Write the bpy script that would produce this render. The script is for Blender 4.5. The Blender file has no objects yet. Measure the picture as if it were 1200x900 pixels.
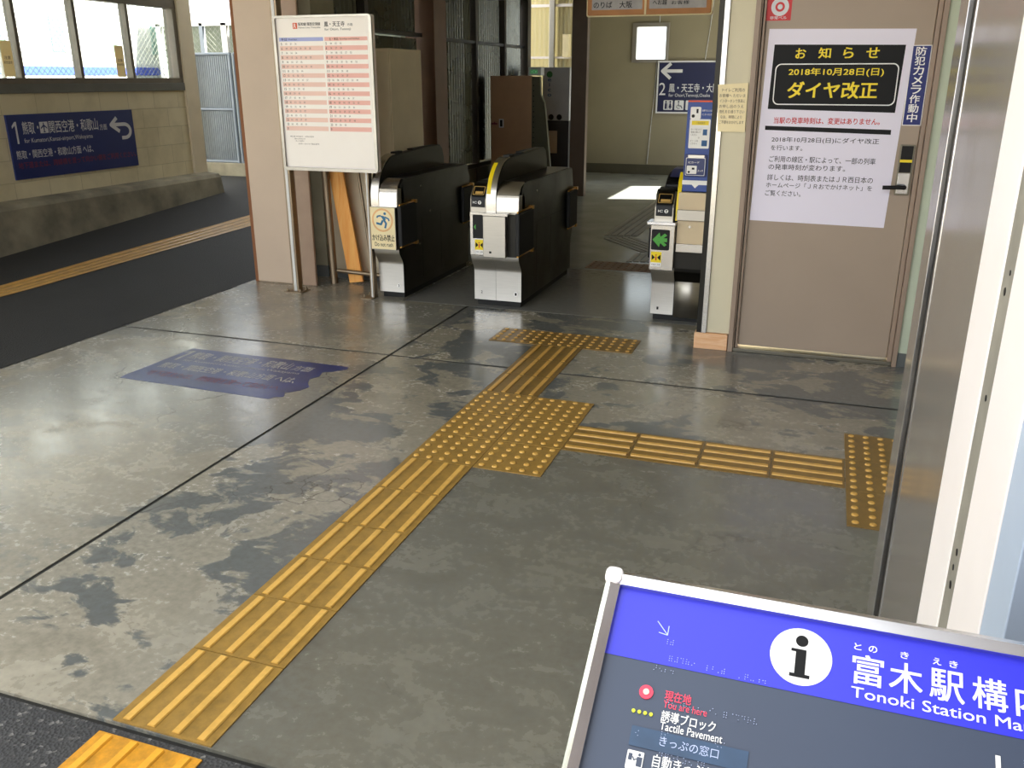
import bpy, bmesh, math, random
from mathutils import Vector, Matrix
R = math.radians
random.seed(7)
SC = bpy.context.scene
COL = SC.collection

# ------------------------------------------------------------------ camera, sky, sun, exposure
CAM_F, CAM_PITCH, CAM_YAW = 1030.1, 19.20, 19.10          # focal length in px of a 1200 px wide frame
cam_data = bpy.data.cameras.new('camera')
cam_data.sensor_fit = 'HORIZONTAL'; cam_data.sensor_width = 36.0
cam_data.lens = CAM_F / 1200 * 36.0
cam_data.clip_start = 0.05; cam_data.clip_end = 200
camera = bpy.data.objects.new('camera', cam_data); COL.objects.link(camera)
camera.location = (1.5564, -3.1209, 1.5400)
camera.rotation_euler = (R(90 - CAM_PITCH), 0, R(CAM_YAW))
SC.camera = camera

world = bpy.data.worlds.new('sky'); SC.world = world; world.use_nodes = True
wn = world.node_tree.nodes; wl = world.node_tree.links; wn.clear()
w_out = wn.new('ShaderNodeOutputWorld'); w_bg = wn.new('ShaderNodeBackground')
w_bg.inputs['Color'].default_value = (0.93, 0.965, 1.0, 1); w_bg.inputs['Strength'].default_value = 1.0
wl.new(w_bg.outputs[0], w_out.inputs[0])

sun_d = bpy.data.lights.new('sun', 'SUN'); sun_d.energy = 14.0; sun_d.angle = R(0.6); sun_d.color = (1.0, 0.93, 0.80)
sun = bpy.data.objects.new('sun', sun_d); COL.objects.link(sun)
sun.rotation_euler = Vector((-1.0, -0.25, -0.95)).to_track_quat('-Z', 'Y').to_euler()

SC.view_settings.view_transform = 'Standard'; SC.view_settings.look = 'None'
SC.view_settings.gamma = 1.0; SC.view_settings.use_curve_mapping = False
SC.view_settings.exposure = 1.55
SC.cycles.max_bounces = 10; SC.cycles.diffuse_bounces = 6; SC.cycles.glossy_bounces = 4
SC.cycles.use_denoising = True; SC.cycles.sample_clamp_indirect = 8.0
SC.cycles.caustics_reflective = False; SC.cycles.caustics_refractive = False

# ------------------------------------------------------------------ materials
def lin(c):
    if isinstance(c, str):
        c = c.lstrip('#'); c = [int(c[i:i+2], 16) / 255 for i in (0, 2, 4)]
        c = [v / 12.92 if v <= 0.04045 else ((v + 0.055) / 1.055) ** 2.4 for v in c]
    return (c[0], c[1], c[2], 1.0)

class NT:
    def __init__(s, name):
        s.m = bpy.data.materials.new(name); s.m.use_nodes = True
        s.t = s.m.node_tree; s.b = s.t.nodes['Principled BSDF']
        s.tc = s.t.nodes.new('ShaderNodeTexCoord'); s.co = s.tc.outputs['Object']
    def n(s, typ, **kw):
        nd = s.t.nodes.new(typ)
        for k, v in kw.items():
            if k.startswith('i_'): nd.inputs[k[2:].replace('_', ' ')].default_value = v
            else: setattr(nd, k, v)
        return nd
    def l(s, a, b): s.t.links.new(a, b)
    def mapping(s, scale=(1, 1, 1), rot=(0, 0, 0), co=None):
        mp = s.n('ShaderNodeMapping'); mp.inputs['Scale'].default_value = scale; mp.inputs['Rotation'].default_value = rot
        s.l(co or s.co, mp.inputs['Vector']); return mp.outputs[0]
    def noise(s, scale, detail=4, rough=0.55, dist=0.0, co=None):
        nd = s.n('ShaderNodeTexNoise'); nd.inputs['Scale'].default_value = scale; nd.inputs['Detail'].default_value = detail
        nd.inputs['Roughness'].default_value = rough; nd.inputs['Distortion'].default_value = dist
        s.l(co or s.co, nd.inputs['Vector']); return nd.outputs['Fac']
    def ramp(s, fac, stops):
        r = s.n('ShaderNodeValToRGB'); e = r.color_ramp.elements
        while len(e) < len(stops): e.new(0.5)
        for k, (p, c) in enumerate(stops):
            e[k].position = p; e[k].color = lin(c) if not isinstance(c, (int, float)) else (c, c, c, 1)
        s.l(fac, r.inputs[0]); return r.outputs[0]
    def mix(s, fac, a, b, mode='MIX'):
        m = s.n('ShaderNodeMix', data_type='RGBA', blend_type=mode)
        for v, i in ((fac, 0), (a, 6), (b, 7)):
            if hasattr(v, 'links'): s.l(v, m.inputs[i])
            elif i == 0: m.inputs[0].default_value = v
            else: m.inputs[i].default_value = lin(v)
        return m.outputs[2]
    def math(s, op, a, b=0.0):
        m = s.n('ShaderNodeMath', operation=op)
        for k, v in enumerate((a, b)):
            if hasattr(v, 'links'): s.l(v, m.inputs[k])
            else: m.inputs[k].default_value = v
        return m.outputs[0]
    def bump(s, h, strength=0.2, dist=0.01):
        b = s.n('ShaderNodeBump'); b.inputs['Strength'].default_value = strength; b.inputs['Distance'].default_value = dist
        s.l(h, b.inputs['Height']); s.l(b.outputs[0], s.b.inputs['Normal'])
    def set(s, **kw):
        for k, v in kw.items():
            k = k.replace('_', ' ')
            if hasattr(v, 'links'): s.l(v, s.b.inputs[k])
            else: s.b.inputs[k].default_value = v
        return s

def paint(name, col, rough=0.5, metal=0.0, var=0.12, scale=6.0, spec=0.5, bump=0.0):
    t = NT(name)
    c = lin(col); d = tuple(v * (1 - var) for v in c[:3]); e = tuple(min(1, v * (1 + var * 0.6)) for v in c[:3])
    f = t.noise(scale, 5)
    t.set(Base_Color=t.ramp(f, [(0.3, d), (0.7, e)]), Roughness=rough, Metallic=metal)
    t.b.inputs['Specular IOR Level'].default_value = spec
    if bump: t.bump(t.noise(scale * 12, 4), bump, 0.003)
    return t.m

def metal(name, col, rough=0.3, stretch=(1, 1, 60), var=0.12, aniso=0.0, bump=0.05):
    t = NT(name)
    f = t.noise(9, 3, co=t.mapping(stretch)); c = lin(col)
    t.set(Base_Color=t.ramp(f, [(0.3, tuple(v * (1 - var) for v in c[:3])), (0.7, c[:3])]), Metallic=1.0)
    t.set(Roughness=t.ramp(t.noise(4, 4), [(0.3, rough * 0.85), (0.7, rough * 1.2)]))
    if bump: t.bump(f, bump, 0.002)
    return t.m

def satin(name, col, rough, met):
    t = NT(name); c = lin(col); f = t.noise(7, 4, co=t.mapping((1, 40, 1.0)))
    t.set(Base_Color=t.ramp(f, [(0.3, tuple(v * .93 for v in c[:3])), (0.7, c[:3])]), Metallic=met, Roughness=t.ramp(t.noise(3, 4), [(0.3, rough), (0.7, rough * 1.5)]))
    return t.m

def paper_backlit(name, col):
    t = NT(name); t.t.nodes.remove(t.b); a = t.n('ShaderNodeBsdfTranslucent'); b = t.n('ShaderNodeBsdfDiffuse'); mx = t.n('ShaderNodeMixShader'); mx.inputs[0].default_value = 0.75
    a.inputs[0].default_value = lin(col); b.inputs[0].default_value = lin(col)
    t.l(a.outputs[0], mx.inputs[1]); t.l(b.outputs[0], mx.inputs[2]); t.l(mx.outputs[0], t.t.nodes['Material Output'].inputs[0]); return t.m

def concrete_floor():
    t = NT('worn_painted_concrete')
    big = t.noise(1.15, 9, 0.62, 0.6); mid = t.noise(4.2, 8, 0.6, 0.8, co=t.mapping((1, 1.6, 1), (0, 0, 0.5)))
    fine = t.noise(38, 5, 0.6); cloud = t.noise(0.55, 5, 0.5)
    m1 = t.math('ADD', t.math('MULTIPLY', big, 0.65), t.math('MULTIPLY', mid, 0.35))
    mask = t.ramp(m1, [(0.487, 0.0), (0.512, 1.0)])
    worn = t.mix(t.ramp(mid, [(0.3, 0.0), (0.7, 1.0)]), '#8a8373', '#b2aa97')
    worn = t.mix(t.ramp(cloud, [(0.35, 0.0), (0.65, 1.0)]), worn, '#949083')
    pnt = t.mix(t.ramp(cloud, [(0.3, 0.0), (0.7, 1.0)]), '#5e6261', '#6c6f6d')
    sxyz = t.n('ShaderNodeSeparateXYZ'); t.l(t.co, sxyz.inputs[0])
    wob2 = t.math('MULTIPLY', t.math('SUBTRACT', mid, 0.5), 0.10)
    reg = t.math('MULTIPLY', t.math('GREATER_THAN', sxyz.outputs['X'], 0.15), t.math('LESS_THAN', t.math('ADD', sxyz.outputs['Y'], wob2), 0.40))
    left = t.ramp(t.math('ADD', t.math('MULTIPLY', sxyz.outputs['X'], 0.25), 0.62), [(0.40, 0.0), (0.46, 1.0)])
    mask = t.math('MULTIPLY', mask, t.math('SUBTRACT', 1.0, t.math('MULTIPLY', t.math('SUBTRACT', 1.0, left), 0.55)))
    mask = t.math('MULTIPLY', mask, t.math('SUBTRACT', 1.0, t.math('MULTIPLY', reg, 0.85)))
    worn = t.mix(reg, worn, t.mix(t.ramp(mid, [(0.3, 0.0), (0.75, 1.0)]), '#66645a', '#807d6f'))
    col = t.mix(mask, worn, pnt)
    col = t.mix(t.math('MULTIPLY', t.ramp(fine, [(0.35, 1.0), (0.6, 0.0)]), 0.28), col, '#50493f')
    # cracks
    vor = t.n('ShaderNodeTexVoronoi', feature='DISTANCE_TO_EDGE'); vor.inputs['Scale'].default_value = 1.15
    wob = t.n('ShaderNodeVectorMath', operation='ADD')
    nv = t.n('ShaderNodeTexNoise'); nv.inputs['Scale'].default_value = 3.0; nv.inputs['Detail'].default_value = 6; t.l(t.co, nv.inputs['Vector'])
    sc = t.n('ShaderNodeVectorMath', operation='SCALE'); sc.inputs['Scale'].default_value = 0.55; t.l(nv.outputs['Color'], sc.inputs[0])
    t.l(t.co, wob.inputs[0]); t.l(sc.outputs[0], wob.inputs[1]); t.l(wob.outputs[0], vor.inputs['Vector'])
    crack = t.ramp(vor.outputs['Distance'], [(0.0, 1.0), (0.006, 0.0)])
    crack = t.math('MULTIPLY', crack, t.ramp(t.noise(0.9, 2), [(0.5, 0.0), (0.58, 0.75)]))
    col = t.mix(crack, col, '#37332c')
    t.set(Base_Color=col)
    r = t.mix(mask, t.ramp(mid, [(0.35, 0.14), (0.65, 0.32)]), (0.17, 0.17, 0.17))
    r = t.mix(t.ramp(fine, [(0.45, 0.0), (0.75, 0.4)]), r, (0.45, 0.45, 0.45))
    t.set(Roughness=r); t.b.inputs['Specular IOR Level'].default_value = 0.75
    h = t.math('ADD', t.math('MULTIPLY', fine, 0.25), t.math('SUBTRACT', t.math('MULTIPLY', mask, 0.5), crack))
    t.bump(h, 0.12, 0.004)
    return t.m

def plate_floor():
    t = NT('grey_gate_floor'); f = t.noise(5, 4, co=t.mapping((3, 45, 1)))
    t.set(Base_Color=t.ramp(f, [(0.3, '#6e6e6a'), (0.7, '#868580')]), Roughness=t.ramp(f, [(0.3, 0.10), (0.7, 0.16)])); t.b.inputs['Specular IOR Level'].default_value = 0.8
    t.bump(f, 0.03, 0.002); return t.m

def asphalt(name, a, b, rough=0.75, speck=True):
    t = NT(name)
    v = t.n('ShaderNodeTexVoronoi'); v.inputs['Scale'].default_value = 110; t.l(t.co, v.inputs['Vector'])
    c = t.mix(t.ramp(t.noise(2.5, 5), [(0.3, 0.0), (0.7, 1.0)]), a, b)
    if speck: c = t.mix(t.ramp(v.outputs['Color'], [(0.80, 0.0), (0.95, 0.8)]), c, '#8d8b86')
    t.set(Base_Color=c, Roughness=rough); t.bump(v.outputs['Distance'], 0.5, 0.006)
    return t.m

def block_wall():
    t = NT('painted_block_wall')
    sx = t.n('ShaderNodeSeparateXYZ'); t.l(t.co, sx.inputs[0])
    cb = t.n('ShaderNodeCombineXYZ'); t.l(sx.outputs['Y'], cb.inputs['X']); t.l(t.math('ADD', sx.outputs['Z'], 0.18), cb.inputs['Y'])
    br = t.n('ShaderNodeTexBrick'); br.offset = 0.5
    for k, v in (('Scale', 1.0), ('Brick Width', 0.4), ('Row Height', 0.2), ('Mortar Size', 0.004), ('Mortar Smooth', 0.4), ('Bias', 0.0)):
        br.inputs[k].default_value = v
    br.inputs['Color1'].default_value = lin('#e0d5b3'); br.inputs['Color2'].default_value = lin('#d9cdaa'); br.inputs['Mortar'].default_value = lin('#c2b796')
    t.l(cb.outputs[0], br.inputs['Vector'])
    c = t.mix(t.math('MULTIPLY', t.ramp(t.noise(3, 6), [(0.45, 0.0), (0.7, 1.0)]), 0.3), br.outputs['Color'], '#948a68')
    t.set(Base_Color=c, Roughness=0.7)
    t.bump(t.math('SUBTRACT', t.math('MULTIPLY', t.noise(60, 4), 0.25), br.outputs['Fac']), 0.5, 0.006)
    return t.m

def tactile(name, a, b, base, dirt='#5d4a22'):
    t = NT(name)
    c = t.mix(t.ramp(t.noise(3, 5), [(0.3, 0.0), (0.7, 1.0)]), a, b)
    c = t.mix(t.math('MULTIPLY', t.ramp(t.noise(30, 6, 0.65), [(0.45, 0.0), (0.68, 1.0)]), 0.2), c, dirt)
    g = t.mix(t.math('MULTIPLY', t.ramp(t.noise(22, 6, 0.65), [(0.40, 0.0), (0.68, 1.0)]), 0.5), base, dirt)
    sx = t.n('ShaderNodeSeparateXYZ'); t.l(t.co, sx.inputs[0])
    f = t.n('ShaderNodeMapRange'); f.inputs['From Min'].default_value = 0.0045; f.inputs['From Max'].default_value = 0.0068; t.l(sx.outputs['Z'], f.inputs['Value'])
    t.set(Base_Color=t.mix(f.outputs[0], g, c), Roughness=0.42); t.bump(t.noise(130, 3), 0.15, 0.002)
    return t.m

def wood(name, a, b, stretch=(14, 14, 1.2)):
    t = NT(name)
    w = t.noise(2.6, 6, 0.6, 1.2, co=t.mapping(stretch)); k = t.n('ShaderNodeTexVoronoi'); k.inputs['Scale'].default_value = 7; t.l(t.co, k.inputs['Vector'])
    c = t.mix(t.ramp(w, [(0.35, 0.0), (0.65, 1.0)]), a, b)
    c = t.mix(t.ramp(k.outputs['Distance'], [(0.0, 0.8), (0.13, 0.0)]), c, '#7a3d12')
    t.set(Base_Color=c, Roughness=0.55); return t.m

def emission_free_glass(name, tint='#f2f6f6', rough=0.03, alpha=0.12):
    t = NT(name); t.t.nodes.remove(t.b)
    tr = t.n('ShaderNodeBsdfTransparent'); tr.inputs[0].default_value = lin(tint)
    gl = t.n('ShaderNodeBsdfGlossy'); gl.inputs['Roughness'].default_value = rough
    mx = t.n('ShaderNodeMixShader'); fr = t.n('ShaderNodeLayerWeight'); fr.inputs[0].default_value = 0.5
    t.l(t.math('ADD', t.math('MULTIPLY', t.math('POWER', fr.outputs['Facing'], 4.0), 0.5), 0.03), mx.inputs[0]); t.l(tr.outputs[0], mx.inputs[1]); t.l(gl.outputs[0], mx.inputs[2])
    t.l(mx.outputs[0], t.t.nodes['Material Output'].inputs[0]); return t.m

def translucent_sheet(name, col):
    t = NT(name); t.t.nodes.remove(t.b)
    a = t.n('ShaderNodeBsdfTranslucent'); b = t.n('ShaderNodeBsdfDiffuse'); mx = t.n('ShaderNodeMixShader'); mx.inputs[0].default_value = 0.35
    a.inputs[0].default_value = lin(col); b.inputs[0].default_value = lin(col)
    t.l(a.outputs[0], mx.inputs[1]); t.l(b.outputs[0], mx.inputs[2]); t.l(mx.outputs[0], t.t.nodes['Material Output'].inputs[0]); return t.m

def screen_mat(name, col, strength):
    t = NT(name); t.set(Base_Color=lin(col), Roughness=0.3); t.b.inputs['Emission Color'].default_value = lin(col); t.b.inputs['Emission Strength'].default_value = strength; return t.m

M = dict(
    concrete=concrete_floor(), road=asphalt('road_asphalt', '#2b2b2c', '#3a3a3a'), ramp=asphalt('ramp_asphalt', '#151412', '#1d1c1a', 0.75, False),
    groove=paint('dark_joint', '#16150f', 0.8), plate=plate_floor(), tile_floor=paint('grey_polished_floor', '#9ba09d', 0.2, var=0.2, scale=2.5),
    blocks=block_wall(), kerb=paint('stained_concrete', '#8b8470', 0.85, var=0.45, scale=3.5, bump=0.5), sill=paint('grey_sill_paint', '#6a6a62', 0.6),
    winframe=paint('window_frame_paint', '#6e6555', 0.5, var=0.15), alu_dark=metal('weathered_aluminium', '#7a7568', 0.45), glass=emission_free_glass('window_glass'),
    column=paint('beige_column_paint', '#cdb8a2', 0.55, var=0.06, scale=2.0), rust=paint('rust_edge', '#8a5a3a', 0.8), beige_post=paint('pale_beige_paint', '#b79c86', 0.5, var=0.08),
    steel=metal('brushed_stainless', '#c9c5bd', 0.24), pillarsteel=satin('pillar_stainless_sheet', '#a39d95', 0.16, 0.55), steel_v=metal('brushed_stainless_sheet', '#b9b7b2', 0.30, (60, 1, 60)), steel_dark=metal('dark_gate_side', '#32312e', 0.36), steel_low=metal('satin_kick_panel', '#dedad2', 0.34), steel_soft=metal('satin_stainless', '#b5b0a6', 0.36),
    black=paint('black_plastic', '#0b0b0c', 0.45, var=0.1, spec=0.3), rubber=paint('black_rubber', '#101010', 0.65), blackglass=paint('black_acrylic', '#060607', 0.35, var=0.05, spec=0.25), gold=paint('gold_outline', '#c9a35a', 0.4), brass=metal('brass', '#b48a4a', 0.35),
    white=paint('white_print', '#f4f2ee', 0.5, var=0.02), paper=paint('white_paper', '#ebe5f3', 0.6, var=0.015, scale=2), ink=paint('black_ink', '#0a0a0b', 0.6, var=0.05, spec=0.3), yellow=paint('yellow_print', '#f5d90f', 0.45, var=0.05),
    red=paint('red_print', '#c9252c', 0.5, var=0.05), navysticker=paint('navy_sticker', '#0d1d6b', 0.45, var=0.05), navy=paint('navy_sign', '#1d2b66', 0.4, var=0.08), navy_dark=paint('deep_navy_sign', '#161d47', 0.35, var=0.08), blue=paint('blue_panel', '#123f93', 0.4, var=0.06), mapblue=paint('bright_blue_print', '#3335da', 0.33, var=0.03), slate=paint('slate_print', '#3b4559', 0.4, var=0.05), patchblue=paint('patch_blue', '#2b4766', 0.35, var=0.2, scale=30),
    signwhite=paint('sign_white', '#d9dade', 0.5, var=0.04), fadered=paint('faded_red', '#7a2b3f', 0.5, var=0.2, scale=12), dullwhite=paint('worn_white_print', '#b9b6ae', 0.5, var=0.35, scale=20), floornavy=paint('floor_sticker_navy', '#142a68', 0.30, var=0.3, scale=7), dullred=paint('worn_red_print', '#743f52', 0.5, var=0.3, scale=20),
    cream=paint('cream_paper', '#f4e3b4', 0.6, var=0.05), timetable=paint('timetable_paper', '#fff7ee', 0.45, var=0.02), pinkrow=paint('pink_row', '#f2b9ab', 0.45, var=0.03), palepink=paint('pale_pink_row', '#f3cdbd', 0.45, var=0.03), bluerow=paint('blue_row', '#a7aede', 0.45, var=0.03), orange=paint('orange_print', '#df5a2a', 0.5, var=0.05), greyink=paint('grey_ink', '#5d4a45', 0.5),
    wallbeige=paint('beige_wall', '#d6cdb0', 0.6, var=0.06, scale=2), doorpaint=paint('taupe_door_paint', '#a3917f', 0.45, var=0.05, scale=2), frame=paint('taupe_frame_paint', '#9b8674', 0.45, var=0.06), greenwall=paint('pale_green_wall', '#c3ccb4', 0.6, var=0.05), greybase=paint('grey_base_board', '#5d605e', 0.5), pine=wood('pale_timber', '#f0c69c', '#e0a878', (3, 3, 20)),
    plank=wood('orange_timber', '#ffc06a', '#f5a048'), galv=metal('galvanised_pipe', '#a08f78', 0.5), locker=paint('locker_paint', '#dccfb3', 0.5, var=0.05), farwall=paint('far_wall_paint', '#8f8770', 0.6, var=0.10, scale=1.2), fardark=paint('far_skirting', '#4a4636', 0.6),
    darkmetal=metal('dark_corrugated_steel', '#6d706b', 0.26, (1, 1, 1), 0.1, 0.0, 0), browncol2=paint('reddish_brown_column_paint', '#6a4a33', 0.5), browncol=paint('brown_column_paint', '#5f5146', 0.5), darkpost=paint('dark_post_paint', '#3a342c', 0.5), ceiling=paint('ceiling_board', '#b9b4a6', 0.8), cabinet=paint('brown_cabinet_paint', '#b5906f', 0.5, var=0.06), greyside=paint('machine_grey', '#55543f', 0.5), whitepanel=paint('white_machine_panel', '#b9bcc0', 0.4), darkgrey=paint('dark_machine_base', '#2a2c31', 0.4), green=paint('green_mark', '#2f6a35', 0.5), bluetext=paint('blue_mark', '#245a8f', 0.5),
    backlit=paper_backlit('backlit_paper', '#efe2bd'), sheet=translucent_sheet('translucent_corrugated', '#e9e2c2'), whiteframe=paint('white_frame_paint', '#faf2ee', 0.4, var=0.04, scale=3), dirty=paint('dirty_grey_filler', '#8f8a7e', 0.8, var=0.25, scale=9), paleblue=paint('pale_blue_frame', '#b9c7da', 0.35, var=0.05), brownwall=paint('dark_brown_board', '#4a3a30', 0.7),
    tact=tactile('yellow_tactile', '#e0b25a', '#d6a750', '#9f7c3a'), tactdark=tactile('worn_yellow_tactile', '#dcae58', '#cc9d4a', '#87682f'), tactroad=tactile('skylit_yellow_tactile', '#e8a52c', '#f0b23c', '#dd9a26'), yellowline=paint('old_yellow_line', '#b58732', 0.4, var=0.25, scale=12), tactgrey=paint('grey_floor_guide', '#7d786c', 0.4, var=0.2), tactbrown=paint('brown_floor_guide', '#7a5538', 0.5, var=0.2),
    pipe_white=paint('white_pipe_paint', '#dcdcd8', 0.4), bluegrey=paint('blue_grey_post', '#7a848e', 0.5), corr=metal('galvanised_corrugated', '#979ea5', 0.45, (1, 1, 1)), wire=paint('fence_wire', '#7c8078', 0.6), train=paint('train_white', '#e6e8e8', 0.35, var=0.03), trainblue=paint('train_blue', '#4c63d8', 0.35, var=0.05), trainglass=paint('train_window', '#7fa5a0', 0.15, var=0.15), outbuild=paint('grey_green_render', '#5d6455', 0.8, var=0.2), bounce_pavement=paint('pale_bounce_pavement', '#b9b4a8', 0.8, var=0.1, scale=1.0), ground=asphalt('outdoor_ground', '#77746c', '#8a877e', 0.8, False),
    arrowgreen=screen_mat('green_arrow_light', '#3a8f2c', 0.06), digits=screen_mat('green_digit_light', '#3c8f52', 0.3), braille=paint('braille_dot', '#b9c6e8', 0.3), pink=paint('pink_red_print', '#f0405c', 0.4, var=0.03), lime=paint('yellow_dot', '#d9e030', 0.4), framealu=metal('board_frame_aluminium', '#b5b1a8', 0.4, (1, 1, 1)), alu=metal('bright_aluminium', '#e6e6e8', 0.22, (1, 1, 1)), panelbeige=paint('beige_machine_panel', '#dcc7a3', 0.45, var=0.04), bodyorange=paint('orange_sign_border', '#c98543', 0.5), vinyl=paint('vinyl_grey', '#a9a29a', 0.25, var=0.2, scale=8), skin=paint('circle_orange', '#e8b77c', 0.5), figblue=paint('figure_blue', '#1f6a94', 0.5), greendark=paint('grey_green_pillar', '#98937c', 0.6),
)

# ------------------------------------------------------------------ building helpers
def origin_of(o):
    v = Vector((0, 0, 0))
    while o is not None: v += o.location; o = o.parent
    return v

def finish(o, parent, kind=None, label=None, category=None, group=None):
    if parent is not None: o.parent = parent
    if kind: o['kind'] = kind
    if label: o['label'] = label
    if category: o['category'] = category
    if group: o['group'] = group
    COL.objects.link(o); return o

def thing(name, loc, label, category, group=None, kind=None):
    o = bpy.data.objects.new(name, None); o.location = loc; o.empty_display_size = 0.05
    return finish(o, None, kind, label, category, group)

class MB:
    """collects shapes in world metres and links them as one mesh object"""
    def __init__(s): s.v = []; s.f = []; s.sm = []
    def add(s, vs, fs, smooth=False):
        k = len(s.v); s.v += [tuple(p) for p in vs]
        for f in fs: s.f.append([i + k for i in f]); s.sm.append(smooth)
        return s
    def box(s, x0, x1, y0, y1, z0, z1):
        vs = [(x, y, z) for z in (z0, z1) for y in (y0, y1) for x in (x0, x1)]
        return s.add(vs, [(0, 2, 3, 1), (4, 5, 7, 6), (0, 1, 5, 4), (2, 6, 7, 3), (0, 4, 6, 2), (1, 3, 7, 5)])
    def obox(s, c, ax, ay, az, hx, hy, hz):
        c, ax, ay, az = map(Vector, (c, ax, ay, az))
        vs = [c + ax * (hx * i) + ay * (hy * j) + az * (hz * k) for k in (-1, 1) for j in (-1, 1) for i in (-1, 1)]
        return s.add(vs, [(0, 2, 3, 1), (4, 5, 7, 6), (0, 1, 5, 4), (2, 6, 7, 3), (0, 4, 6, 2), (1, 3, 7, 5)])
    def prism(s, prof, axis, a, b, smooth=False):
        """prof: 2D outline; axis 'x': (y,z), 'y': (x,z), 'z': (x,y)"""
        def p(u, v, w): return {'x': (w, u, v), 'y': (u, w, v), 'z': (u, v, w)}[axis]
        n = len(prof); vs = [p(u, v, a) for u, v in prof] + [p(u, v, b) for u, v in prof]
        s.add(vs, [tuple(range(n)), tuple(range(2 * n - 1, n - 1, -1))])
        k = len(s.v) - 2 * n
        for i in range(n): j = (i + 1) % n; s.f.append([k + i, k + n + i, k + n + j, k + j]); s.sm.append(smooth)
        return s
    def sheet(s, path, axis, a, b, t=0.002, smooth=True):
        """thin folded sheet following an open 2D path, extruded along axis"""
        pts = [Vector(q) for q in path]; off = []
        for i in range(len(pts)):
            d = (pts[min(i + 1, len(pts) - 1)] - pts[max(i - 1, 0)]).normalized(); off.append(pts[i] + Vector((-d.y, d.x)) * t)
        return s.prism([tuple(q) for q in pts] + [tuple(q) for q in reversed(off)], axis, a, b, smooth)
    def cyl(s, p0, p1, r, n=16, r1=None, caps=True):
        p0, p1 = Vector(p0), Vector(p1); r1 = r if r1 is None else r1
        d = (p1 - p0).normalized(); u = d.orthogonal().normalized(); w = d.cross(u)
        vs = [p0 + (u * math.cos(2 * math.pi * i / n) + w * math.sin(2 * math.pi * i / n)) * r for i in range(n)]
        vs += [p1 + (u * math.cos(2 * math.pi * i / n) + w * math.sin(2 * math.pi * i / n)) * r1 for i in range(n)]
        s.add(vs, [(i, (i + 1) % n, n + (i + 1) % n, n + i) for i in range(n)], True)
        if caps:
            k = len(s.v) - 2 * n
            s.f += [[k + n - 1 - i for i in range(n)], [k + n + i for i in range(n)]]; s.sm += [False, False]
        return s
    def tube(s, pts, r, n=10):
        for a, b in zip(pts[:-1], pts[1:]): s.cyl(a, b, r, n)
        return s
    def dome(s, x, y, z, r, h, n=10, flat=0.55):
        rings = [(r, 0), (r * 0.88, h * 0.6), (r * flat, h)]
        vs = [(x + q * math.cos(2 * math.pi * i / n), y + q * math.sin(2 * math.pi * i / n), z + hh) for q, hh in rings for i in range(n)]
        fs = [(k * n + i, k * n + (i + 1) % n, (k + 1) * n + (i + 1) % n, (k + 1) * n + i) for k in range(2) for i in range(n)]
        s.add(vs, fs, True); k = len(s.v) - 3 * n; s.f.append([k + 2 * n + i for i in range(n)]); s.sm.append(True); return s
    def corrugated(s, o, du, dv, width, height, pitch=0.076, amp=0.009, t=0.0015, seg=8):
        """vertical-rib corrugated sheet: du along the width, dv up, both unit vectors"""
        o, du, dv = Vector(o), Vector(du), Vector(dv); nn = du.cross(dv); n = int(width / pitch * seg)
        top = []; 
        for side in (0, 1):
            for i in range(n + 1):
                u = width * i / n; w = amp * math.sin(2 * math.pi * u / pitch) - side * t
                for z in (0, height): top.append(o + du * u + dv * z + nn * w)
        m = 2 * (n + 1); fs = []
        for i in range(n):
            fs += [(2 * i, 2 * i + 2, 2 * i + 3, 2 * i + 1), (m + 2 * i, m + 2 * i + 1, m + 2 * i + 3, m + 2 * i + 2)]
        return s.add(top, fs, True)
    def build(s, name, mat, parent=None, bevel=0.0, seg=2, **kw):
        me = bpy.data.meshes.new(name); off = origin_of(parent) if parent is not None else kw.pop('at', Vector((0, 0, 0)))
        off = Vector(off)
        me.from_pydata([tuple(Vector(p) - off) for p in s.v], [], s.f)
        bm = bmesh.new(); bm.from_mesh(me)
        for f, q in zip(bm.faces, s.sm): f.smooth = q
        bmesh.ops.recalc_face_normals(bm, faces=bm.faces[:])
        if bevel:
            es = [e for e in bm.edges if len(e.link_faces) == 2 and e.calc_face_angle(0) > R(35)]
            bmesh.ops.bevel(bm, geom=es, offset=bevel, segments=seg, profile=0.5, affect='EDGES', clamp_overlap=True)
        for e in bm.edges:
            if len(e.link_faces) == 2 and e.calc_face_angle(0) > R(32): e.smooth = False
        bm.to_mesh(me); bm.free()
        me.materials.append(M[mat] if isinstance(mat, str) else mat)
        o = bpy.data.objects.new(name, me)
        if parent is None: o.location = off
        return finish(o, parent, kw.get('kind'), kw.get('label'), kw.get('category'), kw.get('group'))

def struct(name, mb, mat, bevel=0.0, parent=None):
    return mb.build(name, mat, parent, bevel, kind='structure' if parent is None else None)

class Frame:
    """a flat surface in the place: local (x, y) metres on it"""
    def __init__(s, O, ex, ey): s.O, s.ex, s.ey = Vector(O), Vector(ex).normalized(), Vector(ey).normalized(); s.n = s.ex.cross(s.ey)
    def p(s, x, y, h=0.0): return s.O + s.ex * x + s.ey * y + s.n * h
FRONT = lambda Y: Frame((0, Y, 0), (1, 0, 0), (0, 0, 1))       # faces the entrance (-Y); x = world X, y = world Z

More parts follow.
